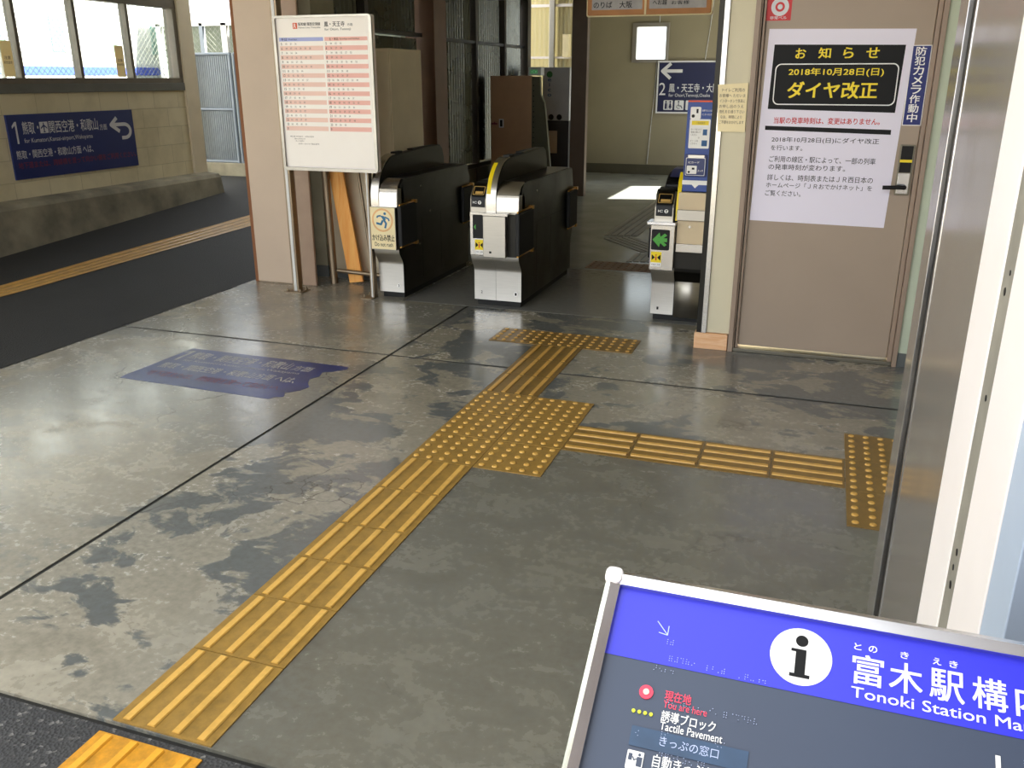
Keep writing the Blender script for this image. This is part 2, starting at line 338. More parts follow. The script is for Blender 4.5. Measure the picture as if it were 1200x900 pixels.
def poly(fr, pts, h): return [fr.p(x, y, h) for x, y in pts]
def rect(x0, y0, x1, y1): return [(x0, y0), (x1, y0), (x1, y1), (x0, y1)]
def rrect(x0, y0, x1, y1, r, n=6):
    o = []
    for cx, cy, a in ((x1 - r, y0 + r, -90), (x1 - r, y1 - r, 0), (x0 + r, y1 - r, 90), (x0 + r, y0 + r, 180)):
        for k in range(n + 1): t = R(a + 90 * k / n); o.append((cx + r * math.cos(t), cy + r * math.sin(t)))
    return o
def circ(cx, cy, r, n=28, ry=None): return [(cx + r * math.cos(2 * math.pi * k / n), cy + (ry or r) * math.sin(2 * math.pi * k / n)) for k in range(n)]
def stroke(pts, w):
    out = []
    for (a, b), (c, d) in zip(pts[:-1], pts[1:]):
        L = math.hypot(c - a, d - b)
        if L < 1e-9: continue
        ux, uy = (c - a) / L, (d - b) / L; nx, ny = -uy * w / 2, ux * w / 2; e = 0.0
        out.append([(a + nx, b + ny), (a - nx, b - ny), (c - nx, d - ny), (c + nx, d + ny)])
    for q in pts[1:-1]: out.append(circ(q[0], q[1], w / 2, 12))
    return out
def print_shapes(name, fr, shapes, mat, parent, h=0.0008, **kw):
    m = MB()
    for k, sh in enumerate(shapes): m.add(poly(fr, sh, h + k * 2e-5), [tuple(range(len(sh)))])
    return m.build(name, mat, parent, **kw)
def ring(name, fr, outer, inner, mat, parent, h=0.0008):
    n = len(outer); m = MB(); m.add(poly(fr, outer, h) + poly(fr, inner, h), [(i, (i + 1) % n, n + (i + 1) % n, n + i) for i in range(n)])
    return m.build(name, mat, parent)
def panel(name, fr, outline, mat, parent=None, t=0.002, bevel=0.0, h=0.0, **kw):
    """solid flat piece of thickness t lying on the surface (from h to h+t)"""
    n = len(outline); m = MB(); m.add(poly(fr, outline, h) + poly(fr, outline, h + t), [tuple(range(n)), tuple(range(2 * n - 1, n - 1, -1))] + [(i, n + i, n + (i + 1) % n, (i + 1) % n) for i in range(n)])
    return m.build(name, mat, parent, bevel, **kw)

_txt = {}
def glyphs(body, bold, spacing=1.0):
    key = (body, bold, spacing)
    if key not in _txt:
        cu = bpy.data.curves.new('t', 'FONT'); cu.body = body; cu.size = 1.0; cu.offset = bold; cu.resolution_u = 3; cu.space_character = spacing; cu.space_line = 0.86
        if '\n' in body and len(body.split('\n')[0]) == 1: cu.align_x = 'CENTER'
        ob = bpy.data.objects.new('t', cu); COL.objects.link(ob)
        bpy.context.view_layer.update(); dg = bpy.context.evaluated_depsgraph_get()
        me = bpy.data.meshes.new_from_object(ob.evaluated_get(dg)); bpy.data.objects.remove(ob); bpy.data.curves.remove(cu)
        vs = [(v.co.x, v.co.y) for v in me.vertices]; fs = [tuple(p.vertices) for p in me.polygons]; bpy.data.meshes.remove(me)
        _txt[key] = (vs, fs)
    return _txt[key]
def text(name, fr, lines, mat, parent, h=0.0012, bold=0.0, **kw):
    """lines: (string, x0, y0, x1, y1) boxes the ink is fitted into"""
    m = MB()
    for ln in lines:
        body, x0, y0, x1, y1 = ln[:5]; vs, fs = glyphs(body, 0.0, 1.0)
        if not vs: continue
        a, b = min(v[0] for v in vs), max(v[0] for v in vs); c, d = min(v[1] for v in vs), max(v[1] for v in vs)
        sx = (x1 - x0) / max(b - a, 1e-6); sy = (y1 - y0) / max(d - c, 1e-6)
        bw = (ln[5] if len(ln) > 5 else bold) * 0.55
        offs = [(0, 0)] if bw < 0.003 else [(-bw, -bw * .7), (bw, -bw * .7), (bw, bw * .7), (-bw, bw * .7)]
        for k, (ox, oy) in enumerate(offs):
            m.add([fr.p(x0 + (v[0] + ox - a) * sx, y0 + (v[1] + oy - c) * sy, h + k * 1e-5) for v in vs], fs)
    return m.build(name, mat, parent, **kw)

# ------------------------------------------------------------------ the setting
J = 0.009                                                       # half width of a floor joint
fl = MB()
JY = 0.013
xs = [(-2.68, -0.74), (-0.74, 3.3)]; ys = [(-1.73, 1.315), (1.315, 2.555)]
for x0, x1 in xs:
    for y0, y1 in ys: fl.box(x0 + (J if x0 > -1 else 0), x1 - (J if x1 < 0 else 0), y0 + (JY if y0 > 0 else 0), y1 - (JY if y1 < 2 else 0), -0.12, 0.0)
fl.box(-2.8, -1.26, 2.555, 4.065, -0.12, 0.0)
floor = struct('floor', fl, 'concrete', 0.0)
struct('joint', MB().box(-2.66, 3.28, -1.72, 2.54, -0.11, -0.003), 'groove', parent=floor)
f2 = struct('floor_between_gates', MB().box(-1.25, 3.3, 2.566, 4.065, -0.12, 0.0), 'plate')
f3 = struct('floor_inner_hall', MB().box(-4.5, 3.3, 4.075, 12.3, -0.12, 0.0), 'tile_floor')
struct('floor_joint', MB().box(-2.8, 3.3, 2.5, 4.2, -0.11, -0.003), 'groove')

def ramp_z(x, y):
    w = min(1.0, max(0.0, (-2.68 - x) / 2.6)) ** 2
    return max(0.0, min(y, 9.0) - 1.9) * 0.062 * w
rm = MB(); nx, ny = 24, 30; gx = [-2.69 - 6.3 * i / nx for i in range(nx + 1)]; gy = [-1.73 + 14.2 * j / ny for j in range(ny + 1)]
rm.add([(x, y, ramp_z(x, y)) for y in gy for x in gx], [(j * (nx + 1) + i, j * (nx + 1) + i + 1, (j + 1) * (nx + 1) + i + 1, (j + 1) * (nx + 1) + i) for j in range(ny) for i in range(nx)], True)
struct('floor_ramp', rm, 'ramp')
struct('road', MB().box(-9, 9, -4.6, -1.745, -0.12, -0.004), 'road')
struct('bounce_pavement', MB().box(-14, 14, -30, -4.6, -0.13, 0.0), 'bounce_pavement')  # pale ground added out of view to bounce sunlight inside
struct('road_edge_joint', MB().box(-9, 3.3, -1.76, -1.72, -0.13, -0.010), 'groove')
struct('ground_outside', MB().box(-60, 60, -60, 60, -0.30, -0.13), 'ground')

# left block wall with its window band
YA, YB = -1.6, 5.72
wl_ = MB(); wl_.box(-5.68, -5.5, YA, YB, 0, 1.43); wl_.box(-5.68, -5.5, YA, YB, 2.36, 2.95)
struct('wall_left', wl_, 'blocks')
struct('trim_1', MB().box(-5.70, -5.478, YA, YB, 1.405, 1.487), 'sill', 0.004)
win = MB(); win.box(-5.62, -5.49, YA, YB, 1.487, 1.54); win.box(-5.62, -5.49, YA, YB, 2.27, 2.36); win.box(-5.62, -5.49, 5.66, YB, 1.54, 2.27); win.box(-5.62, -5.49, YA, YA + .06, 1.54, 2.27)
window = struct('window_1', win, 'winframe', 0.003)
mull = [5.69 - 0.722 * k for k in range(1, 10)]
for yy in mull: MB().box(-5.60, -5.51, yy - 0.02, yy + 0.02, 1.53, 2.28).build('mullion', 'winframe', window, 0.003)
edges = [5.66] + mull + [YA + .05]
for a, b in zip(edges[:-1], edges[1:]): MB().box(-5.567, -5.561, b + 0.02, a - 0.02, 1.535, 2.275).build('pane', 'glass', window)
struct('trim_2', MB().box(-5.64, -5.47, YB, 5.95, 0.42, 2.95), 'locker', 0.006)     # pilaster at the wall's end
kb = MB(); kb.prism([(-5.5, -0.05), (-5.2, -0.05), (-5.27, 0.42), (-5.30, 0.462), (-5.5, 0.475)], 'y', YA, 5.93)
struct('kerb', kb, 'kerb', 0.012)

# big beige column and the posts beside it
colm = struct('pillar_beige', MB().box(-2.63, -2.285, 2.757, 3.06, 0, 2.95), 'column', 0.012)
struct('rust_edge', MB().box(-2.655, -2.628, 2.762, 3.05, 0.0, 2.9), 'rust', parent=colm)
struct('pillar_slim', MB().box(-2.222, -2.10, 2.76, 2.785, 0, 2.95), 'beige_post', 0.004)
pg = struct('pillar_green', MB().box(-2.45, -2.19, 3.10, 3.45, 0.09, 2.95), 'greendark', 0.004)
struct('base', MB().box(-2.46, -2.18, 3.09, 3.46, 0, 0.09), 'greybase', parent=pg)

# dark corrugated wall along the inner hall
WX = -2.62
wd = MB(); wd.box(WX - 0.14, WX - 0.10, 3.45, 9.5, 2.5, 2.95)
wall_in = struct('wall_corrugated', wd, 'darkpost')
for a, b in ((3.46, 4.72), (4.78, 5.98), (6.42, 7.52), (7.60, 8.58), (8.62, 9.40)):
    MB().corrugated((WX - 0.04, a, 0.53), (0, 1, 0), (0, 0, 1), b - a, 1.40, 0.076, 0.010).build('sheet', 'darkmetal', wall_in)
    MB().corrugated((WX - 0.05, a, 1.97), (0, 1, 0), (0, 0, 1), b - a, 0.62, 0.076, 0.010).build('upper_sheet', 'darkmetal', wall_in)
r_ = MB(); r_.box(WX - 0.05, WX + 0.02, 3.46, 5.99, 1.945, 1.985); r_.box(WX - 0.05, WX + 0.02, 6.41, 9.42, 1.93, 1.965); r_.box(WX - 0.06, WX + 0.03, 3.46, 9.42, 0.47, 0.52)
r_.build('rail', 'steel_dark', wall_in, 0.004)
for yy in (4.75, 7.56, 8.60): MB().box(WX - 0.06, WX + 0.03, yy - 0.035, yy + 0.035, 0, 2.95).build('stud', 'darkpost', wall_in, 0.003)
MB().box(WX - 0.12, WX + 0.01, 3.46, 9.42, -0.1, 0.46).build('plinth', 'fardark', wall_in)
struct('pillar_brown', MB().box(-2.83, -2.49, 6.05, 6.38, 0, 2.95), 'browncol2', 0.006)
struct('pillar_dark', MB().box(-2.70, -2.55, 9.42, 9.56, 0, 2.95), 'darkpost', 0.004)

# translucent corrugated end wall
tw = struct('wall_translucent', MB().box(-4.4, -2.2, 10.46, 10.50, 1.815, 1.845).box(-4.4, -2.2, 10.46, 10.50, 2.535, 2.575).box(-4.4, -2.2, 10.46, 10.50, 2.70, 2.95), 'whiteframe')
MB().corrugated((-4.4, 10.52, 0.6), (1, 0, 0), (0, 0, 1), 2.2, 2.2, 0.076, 0.010).build('sheet', 'sheet', tw)
MB().box(-2.54, -2.46, 10.40, 10.46, 0.3, 2.95).build('post', 'steel_soft', tw, 0.004)
MB().box(-4.4, -2.2, 10.47, 10.56, -0.1, 0.6).build('plinth', 'fardark', tw)
struct('pillar_far', MB().box(-1.742, -1.532, 8.80, 8.92, 0, 2.95), 'browncol', 0.006)

# far wall with the small bright window
fw = MB(); x0, x1, z0, z1 = -1.555, -1.04, 1.805, 2.335
fw.box(-2.42, x0, 12, 12.15, 0.12, 2.95); fw.box(x1, 3.3, 12, 12.15, 0.12, 2.95); fw.box(x0, x1, 12, 12.15, 0.12, z0); fw.box(x0, x1, 12, 12.15, z1, 2.95)
struct('wall_far', fw, 'farwall')
struct('baseboard_far', MB().box(-2.42, 3.3, 11.985, 12.15, 0, 0.16), 'fardark', 0.003)
w2 = MB(); w2.box(x0 - .05, x0 + .02, 11.97, 12.1, z0 - .03, z1 + .04); w2.box(x1 - .02, x1 + .03, 11.97, 12.1, z0 - .03, z1 + .04); w2.box(x0, x1, 11.97, 12.1, z0 - .03, z0 + .02); w2.box(x0, x1, 11.97, 12.1, z1 - .02, z1 + .04)
win2 = struct('window_2', w2, 'steel_soft', 0.002)
MB().box(x0, x1, 12.04, 12.046, z0, z1).build('pane', 'glass', win2)
struct('wall_far_side', MB().box(-2.45, -2.35, 10.56, 12.15, 0, 2.95), 'farwall')

# office: front wall with the door, side wall towards the hall
of = MB(); of.box(0.995, 1.128, 2.06, 2.20, 0.10, 2.95); of.box(2.058, 3.3, 2.06, 2.20, 0.08, 2.95); of.box(1.128, 2.058, 2.06, 2.20, 2.12, 2.95)
wall_front = struct('wall_front', of, 'wallbeige', 0.002)
MB().box(2.056, 2.24, 2.052, 2.06, 0.08, 2.6).build('green_face', 'greenwall', wall_front, label='pale green painted strip')
struct('wall_office', MB().box(0.995, 1.10, 2.20, 9.2, 0, 2.95), 'wallbeige')
struct('baseboard_right', MB().box(2.056, 3.3, 2.045, 2.20, 0, 0.08), 'greybase', 0.002)
struct('baseboard_timber', MB().box(0.926, 1.122, 2.045, 2.20, 0.0, 0.098), 'pine', 0.003)
st = MB(); st.prism([(0.936, 2.20), (0.936, 2.055), (0.995, 2.055), (0.995, 2.062), (0.968, 2.062), (0.968, 2.20)], 'z', 0.098, 2.95)
post = struct('trim_3', st, 'steel_dark', 0.002)
struct('bright_face', MB().box(0.966, 0.994, 2.049, 2.055, 0.098, 2.95), 'steel', 0.001, parent=post)

dr = MB(); dr.box(1.182, 2.008, 2.085, 2.125, 0.035, 2.07)
door = struct('door_1', dr, 'doorpaint', 0.004)
df = MB()
df.box(1.128, 1.155, 2.035, 2.20, 0, 2.12); df.box(2.034, 2.058, 2.035, 2.20, 0, 2.12); df.box(1.155, 1.163, 2.055, 2.20, 0, 2.12); df.box(1.168, 1.180, 2.065, 2.20, 0, 2.1); df.box(2.010, 2.032, 2.065, 2.20, 0, 2.1); df.box(1.128, 2.058, 2.035, 2.20, 2.075, 2.12)
df.build('door_frame', 'frame', door, 0.0015)
MB().box(1.155, 2.034, 2.05, 2.20, 0, 0.022).build('threshold', 'alu_dark', door, 0.003)
DF = FRONT(2.085)
lk = panel('lock_plate', DF, rrect(1.925, 0.947, 1.998, 1.208, 0.006), 'alu_dark', door, 0.012, 0.0015)
LF = FRONT(2.073)
panel('keypad_cover', LF, rect(1.933, 1.066, 1.990, 1.202), 'blackglass', lk, 0.006, 0.001)
panel('yellow_band', LF, rect(1.932, 1.118, 1.991, 1.132), 'yellow', lk, 0.0072)
panel('lower_plate', LF, rect(1.933, 0.955, 1.990, 1.062), 'alu', lk, 0.004, 0.001)
hd = MB(); hd.cyl((1.968, 2.075, 0.991), (1.968, 2.035, 0.991), 0.012); hd.cyl((1.975, 2.033, 0.992), (1.862, 2.033, 0.988), 0.0105)
hd.dome(1.9, 2.033, 0.99, 0.001, 0.001)
hd.build('handle', 'black', lk)

# right-hand entrance pillar: stainless cladding, white frames
pr = MB(); pr.box(1.82, 2.2, -1.495, -0.935, -0.1, 2.95)
pil = struct('pillar_stainless', pr, 'pillarsteel', 0.001)
MB().box(1.82, 2.2, -0.80, -0.637, -0.1, 2.95).build('edge_channel', 'pillarsteel', pil, 0.001)
MB().box(1.90, 2.2, -0.94, -0.79, -0.1, 2.95).build('gap_seal', 'rubber', pil)
fin_ = MB(); fin_.box(1.8185, 1.83, -0.945, -0.930, -0.1, 2.95); fin_.box(1.8185, 1.83, -0.805, -0.790, -0.1, 2.95)
fin_.build('bead', 'alu', pil, 0.001)
struct('trim_4', MB().box(1.8185, 2.2, -1.69, -1.497, -0.1, 2.95), 'whiteframe', 0.002)
struct('trim_5', MB().box(1.821, 2.2, -1.77, -1.69, -0.1, 2.95), 'dirty', 0.0)
hol = MB()
for yy, zz, rr in ((-1.73, .83, .006), (-1.725, .80, .005), (-1.728, .77, .007), (-1.73, 1.09, .005), (-1.722, 1.25, .006), (-1.735, 1.28, .004)): hol.cyl((1.8215, yy, zz), (1.8200, yy, zz), rr, 10)
hol.build('screw_hole', 'black', bpy.data.objects['trim_5'])
struct('trim_6', MB().box(1.8185, 2.2, -1.966, -1.77, -0.1, 2.95), 'whiteframe', 0.002)
struct('trim_7', MB().box(1.820, 2.2, -2.08, -1.968, -0.1, 2.95), 'paleblue', 0.002)
struct('wall_right', MB().box(2.22, 2.40, -6.0, -0.6, -0.1, 5.6).box(2.9, 3.05, -0.6, 2.06, 0, 2.95), 'brownwall')  # brown wall beside the entrance, its unseen top raised to block sun

# ceiling, and an unseen roof block added against the sun
cl = MB(); cl.box(-2.70, 3.3, -1.0, 9.2, 2.95, 3.05); cl.box(-2.70, 1.95, 9.2, 12.3, 2.95, 3.05); cl.box(-5.75, -2.70, -1.0, 6.0, 2.95, 3.05)
struct('ceiling', cl, 'ceiling')
struct('roof', MB().box(-2.7, -0.4, -1.0, 12.2, 3.05, 5.4), 'ceiling')  # tall unseen block added to keep sun off the left wall
struct('wall_hall_right', MB().box(1.75, 1.9, 11.0, 12.0, 0, 2.95), 'wallbeige')


exec_after = []
# ------------------------------------------------------------------ tactile paving
def tile(name, x0, y0, x1, y1, kind, label, mat='tact', group='tactile paving tiles in the concourse floor', along='y', nd=(5, 5), z=0.0, th=0.004):
    g = 0.0015
    m = MB().box(x0 + g, x1 - g, y0 + g, y1 - g, z, z + th)
    if kind == 'dots':
        px, py = (x1 - x0) / nd[0], (y1 - y0) / nd[1]
        for i in range(nd[0]):
            for j in range(nd[1]): m.dome(x0 + px * (i + .5), y0 + py * (j + .5), z + th - 0.0003, 0.0142, 0.0062, 12, 0.6)
    else:
        for k in range(4):
            if along == 'y':
                c = x0 + (x1 - x0) * (k + .5) / 4; q = [(c - .0135, z + th - .0002), (c + .0135, z + th - .0002), (c + .0095, z + th + .0052), (c - .0095, z + th + .0052)]
                m.prism(q, 'y', y0 + 0.010, y1 - 0.010)
            else:
                c = y0 + (y1 - y0) * (k + .5) / 4; q = [(c - .0135, z + th - .0002), (c + .0135, z + th - .0002), (c + .0095, z + th + .0052), (c - .0095, z + th + .0052)]
                m.prism(q, 'x', x0 + 0.010, x1 - 0.010)
    cx, cy = (x0 + x1) / 2, (y0 + y1) / 2
    return m.build(name, mat, None, 0.0, at=(cx, cy, z), label=label, category='tactile tile', group=group)
ORD = ['first', 'second', 'third', 'fourth', 'fifth', 'sixth']
js = [0, -0.302, -0.615, -0.87, -1.12, -1.411, -1.728]
for k in range(6): tile('tactile_bar_tile', 0, js[k + 1], 0.3, js[k], 'bars', f'yellow four-bar tactile tile, {ORD[k]} from the large dotted block towards the road')
rowname = ['front row towards the road', 'middle row', 'back row towards the gates']
for j in range(3):
    for i in range(2):
        tile('tactile_dot_tile', 0.3 * i, 0.3 * j, 0.3 * i + 0.3, 0.3 * j + 0.3, 'dots', f'yellow dotted tile of the large block, {"left" if i == 0 else "right"} one of its {rowname[j]}')
for k in range(3): tile('tactile_bar_tile', 0, 0.9 + 0.298 * k, 0.3, 0.9 + 0.298 * (k + 1), 'bars', f'dull yellow bar tile, {ORD[k]} from the large dotted block towards the ticket gates', 'tactdark')
for k in range(3): tile('tactile_dot_tile', -0.3 + 0.3 * k, 1.795, 0.3 * k, 2.09, 'dots', ['leftmost', 'middle', 'rightmost'][k] + ' dotted tile of the crosswise row in front of the ticket gates', 'tactdark')
for k in range(4): tile('tactile_bar_tile', 0.6 + 0.293 * k, 0.298, 0.6 + 0.293 * (k + 1), 0.594, 'bars', f'yellow bar tile of the side path, {ORD[k]} from the large dotted block towards the pillar', along='x', mat='tactdark')
for k in range(3): tile('tactile_dot_tile', 1.773, -0.03 + 0.31 * k, 2.08, -0.03 + 0.31 * (k + 1), 'dots', ['nearest', 'middle', 'farthest'][k] + ' dotted tile of the strip ending beside the stainless pillar', 'tactdark')
tile('tactile_bar_tile', -0.005, -2.10, 0.305, -1.765, 'bars', 'bright orange-yellow bar tile set in the dark road asphalt', 'tactroad', z=-0.004)  # extra sky light at the road is put into this brighter colour

# guide line on the ramp, guide paths in the inner hall
yl = MB()
ny = 40
for k in range(4):
    xa = -4.43 + 0.08 * k
    P = [(-1.5 + 10.5 * j / ny) for j in range(ny + 1)]
    vs = []
    for y in P:
        for x, hz in ((xa, .006), (xa + .02, .012), (xa + .055, .012), (xa + .075, .006)): vs.append((x, y, ramp_z(x, y) + hz))
    yl.add(vs, [(j * 4 + i, j * 4 + i + 1, (j + 1) * 4 + i + 1, (j + 1) * 4 + i) for j in range(ny) for i in range(3)])
yl.build('tactile_line', 'yellowline', None, at=(-4.3, 2, 0.03), label='long worn yellow tactile line along the asphalt ramp beside the block wall', category='tactile line')

def strip_path(name, P, Q, wdir, n, w, gap, mat, label, cat='tactile path'):
    """n ribs from P to Q stacked along wdir"""
    m = MB(); P, Q, wd = Vector(P), Vector(Q), Vector(wdir)
    for k in range(n):
        a = P + wd * (k * (w + gap)); b = Q + wd * (k * (w + gap)); c = wd * w
        vs = []
        for q in (a, b, b + c, a + c): vs += [(q.x, q.y, 0.0), (q.x, q.y, 0.006)]
        m.add(vs, [(1, 3, 5, 7), (0, 6, 4, 2), (0, 2, 3, 1), (2, 4, 5, 3), (4, 6, 7, 5), (6, 0, 1, 7)])
    return m.build(name, mat, None, at=tuple((P + Q) / 2), label=label, category=cat)
strip_path('tactile_path', (-0.52, 5.78, 0), (-0.50, 8.6, 0), (0.07, 0.012, 0), 5, 0.75, 0.25, 'tactgrey', 'grey ribbed guide path running deep into the inner hall')
strip_path('tactile_path', (-0.48, 5.60, 0), (0.02, 4.99, 0), (0.055, 0.035, 0), 5, 0.75, 0.25, 'tactgrey', 'slanting grey ribbed guide path behind the right ticket gate')
strip_path('tactile_path', (-0.01, 4.92, 0), (-0.01, 4.50, 0), (0.06, 0.012, 0), 5, 0.75, 0.25, 'tactgrey', 'short grey ribbed guide path behind the wide gate lane')
bs = MB()
bs.box(-0.29, 0.62, 4.12, 4.44, 0, 0.004)
for i in range(15):
    for j in range(5): bs.dome(-0.26 + 0.061 * i, 4.15 + 0.063 * j, 0.0037, 0.0125, 0.005, 8)
bs.build('tactile_row', 'tactbrown', None, at=(0.16, 4.28, 0), label='brown dotted tactile row across the floor behind the gate lanes', category='tactile path')

# worn blue direction sticker on the floor
out = [(-1.945, 0.50), (-1.94, 0.46), (-0.985, 0.435), (-0.965, 0.47), (-0.93, 0.49), (-0.955, 0.54), (-0.90, 0.60), (-0.885, 0.66), (-0.93, 0.72), (-0.95, 0.78), (-0.925, 0.83), (-0.945, 0.90), (-0.90, 0.93), (-0.84, 0.99), (-0.86, 1.03), (-1.92, 1.045)]
fs_ = thing('floor_sticker', (-1.42, 0.74, 0), 'worn navy direction sticker with a ragged edge stuck on the concrete floor', 'sticker')
FF = Frame((0, 0, 0), (1, 0, 0), (0, 1, 0))
panel('film', FF, out, 'floornavy', fs_, 0.0012)
print_shapes('platform_number', FF, [rect(-1.88, .82, -1.862, 1.0), [(-1.88, 1.0), (-1.91, .97), (-1.91, .95), (-1.88, .97)]], 'dullwhite', fs_, .0016)
text('lettering', FF, [('熊取・関西空港・和歌山', -1.83, 0.87, -1.16, 0.99, .01), ('方面', -1.14, 0.875, -1.02, 0.955, .01), ('for Kumatori,Kansai-airport,Wakayama', -1.82, 0.81, -1.05, 0.85), ('熊取・関西空港・和歌山方面 へは、', -1.88, 0.68, -1.0, 0.77, .01)], 'dullwhite', fs_, 0.0016)
text('warning_lettering', FF, [('地下道または、跨線橋を渡って向かいへ', -1.86, 0.55, -1.02, 0.63, .01)], 'dullred', fs_, 0.0016)

# ------------------------------------------------------------------ ticket gates
def arc(cy, cz, ry, rz, a0, a1, n=10): return [(cy + ry * math.cos(R(a0 + (a1 - a0) * k / n)), cz + rz * math.sin(R(a0 + (a1 - a0) * k / n))) for k in range(n + 1)]
LOWER = [(2.612, 0.045), (2.612, 0.25), (2.609, 0.268), (2.600, 0.285), (2.566, 0.330), (2.556, 0.348), (2.552, 0.372)]
def gate_body(root, x0, x1, y1=3.90):
    MB().box(x0 + .015, x1 - .015, 2.64, y1 - .04, 0, 0.05).build('plinth', 'rubber', root, 0.003)
    prof = [(2.615, 0.045), (2.616, 0.25), (2.613, 0.268), (2.604, 0.287), (2.570, 0.333), (2.560, 0.350), (2.556, 0.372), (2.556, 0.66), (2.612, 0.662), (2.617, 0.83), (2.66, 0.86), (y1 - .02, 0.86), (y1, 0.84), (y1 + .03, 0.70), (y1 + .03, 0.372), (y1 - .02, 0.26), (y1 - .02, 0.045)]
    MB().prism(prof, 'x', x0, x1).build('body', 'steel_dark', root, 0.003)
    ln = MB()
    for xx in (x0 - .0006, x1 + .0006):
        for yy in (2.95, 3.30): ln.box(xx - .0008, xx + .0008, yy, yy + .004, 0.10, 0.55)
        ln.box(xx - .0008, xx + .0008, 2.70, y1, 0.56, 0.564)
    ln.build('panel_seam', 'black', root)
    kh = MB()
    for yy, zz in ((2.95, 0.78), (2.90, 0.36), (3.1, 0.58)): kh.cyl((x1, yy, zz), (x1 + .003, yy, zz), 0.009, 12)
    kh.build('key_lock', 'steel', root)
    MB().box(x0 + .005, x1 - .005, 2.72, y1 - .05, 0.858, 0.866).build('counter_top', 'blackglass', root, 0.002)
def fold(x0, x1, path, name, root, mat='steel', t=0.003, **kw):
    m = MB(); m.sheet([(a, b) for a, b in path], 'x', x0, x1, t); return m.build(name, mat, root, **kw)
FINARC = [(2.548, 0.672)] + arc(2.838, 0.73, 0.29, 0.285, 180, 90, 14)
def fin(root, x0, x1, yellow=None, y1=3.70, mat='steel'):
    prof = [(2.556, 0.66)] + [(a + .006, b - .006) for a, b in FINARC[1:]] + [(3.2, 1.022), (y1 - .05, 1.03), (y1, 1.0), (y1 + .03, 0.93), (y1 + .03, 0.855), (2.7, 0.855)]
    MB().prism(prof, 'x', x0, x1).build('sensor_fin', 'blackglass', root, 0.004)
    rl = MB(); rl.box(x0 + .004, x1 - .004, 3.15, y1 - .08, 1.022, 1.033); rl.box(x0 + .01, x1 - .01, 2.86, 2.98, 1.005, 1.03)
    rl.build('fin_cap', 'black', root, 0.003)
    fold(x0, x1, FINARC, 'fin_edge', root, mat, 0.005)
    if yellow: fold(yellow[0], yellow[1], [(a - .0045, b + .001) for a, b in FINARC[3:13]], 'yellow_strip', root, 'yellow', 0.002)
def flap(root, x, y0, y1, z0=0.40, z1=0.685, s=1):
    xa, xb = (x, x + .034 * s) if s > 0 else (x + .034 * s, x)
    f = MB().box(xa + .002, xb, y0, y1, z0, z1).build('flap', 'rubber', root, 0.008)
    for zz in (z0 - .008, z1 + .006):
        b = MB(); b.cyl(((xa + xb) / 2, y0 + .01, zz), ((xa + xb) / 2, y1, zz), 0.006, 10); b.box(xa, xb, y1 - .02, y1 + .012, zz - .012, zz + .012)
        b.build('hinge_rod', 'brass', f)
def sticker_stop(root, fr, x0, z0, x1, z1, h=0.0008):
    w, t = x1 - x0, z1 - z0; cx, cz = (x0 + x1) / 2, z0 + t * 0.62
    s = panel('warning_sticker', fr, rect(x0, z0, x1, z1), 'white', root, h)
    print_shapes('yellow_field', fr, [rect(x0, z0 + t * .28, x1, z1)], 'yellow', s, h + .0004)
    print_shapes('gate_symbol', fr, [[(x0 + w * .08, cz - t * .2), (cx - w * .1, cz), (x0 + w * .08, cz + t * .2)], [(x1 - w * .08, cz - t * .2), (x1 - w * .08, cz + t * .2), (cx + w * .1, cz)]], 'ink', s, h + .0008)
    print_shapes('figure', fr, [circ(cx, cz + t * .16, w * .07, 14), rect(cx - w * .06, cz - t * .2, cx + w * .06, cz + t * .08)], 'red', s, h + .001)
    text('lettering', fr, [('とびだし注意', x0 + w * .1, z0 + t * .08, x1 - w * .1, z0 + t * .2)], 'ink', s, h + .0008)
def number_tag(root, fr, ch, x, z, disc=True, s=0.013):
    t = None
    if disc: t = panel('number_tag', fr, circ(x, z, s * 1.25, 20), 'white', root, 0.0006)
    text('number' , fr, [(ch, x - s * .45, z - s * .75, x + s * .45, z + s * .75, .01)], 'ink', t or root, 0.0012)
def ic_reader(root, x0, x1, zb=0.66):
    """curved stainless housing with a black touch reader face"""
    cx = [(2.552, zb), (2.552, zb + .045), (2.553, zb + .10), (2.562, zb + .120), (2.610, zb + .175), (2.64, zb + .19), (2.80, zb + .20), (2.80, zb)]
    h = MB().prism(cx, 'x', x0, x1).build('reader_housing', 'steel_soft', root, 0.004)
    face = [(2.548, zb + .045), (2.549, zb + .105), (2.556, zb + .120), (2.606, zb + .180), (2.625, zb + .192), (2.74, zb + .200)]
    f = MB().sheet(face, 'x', x0 + .010, x1 - .010, 0.004).build('reader_face', 'blackglass', h)
    d = Vector((0, .004, .08)).normalized(); FR = Frame((0, 2.5445, 0), (1, 0, 0), (0, 0, 1))
    d2 = Vector((0, 0.050, 0.060)).normalized(); FT = Frame((0, 2.5545, zb + .1215), (1, 0, 0), d2)
    w = x1 - x0
    ring('touch_outline', FT, rrect(x0 + .018, 0.004, x1 - .018, 0.072, .004), rrect(x0 + .022, 0.008, x1 - .022, 0.068, .004), 'gold', f, 0.004)
    print_shapes('ticket_slot', FT, [rect(x0 + .034, 0.012, x1 - .028, 0.032)], 'gold', f, 0.004)
    cxm = x0 + w * .62; FT2 = Frame((0, 2.5435, zb + .042), (1, 0, 0), (0, 0, 1))
    print_shapes('mark_disc', FT2, [circ(cxm, 0.035, 0.0125, 20)], 'white', f, 0.001)
    print_shapes('mark', FT2, [rect(cxm - .003, 0.026, cxm + .003, 0.042), rect(cxm - .007, 0.039, cxm + .007, 0.043)], 'ink', f, 0.0016)
    text('mark_lettering', FT2, [('IC', x0 + w * .2, 0.028, x0 + w * .44, 0.042, .01)], 'white', f, 0.001)

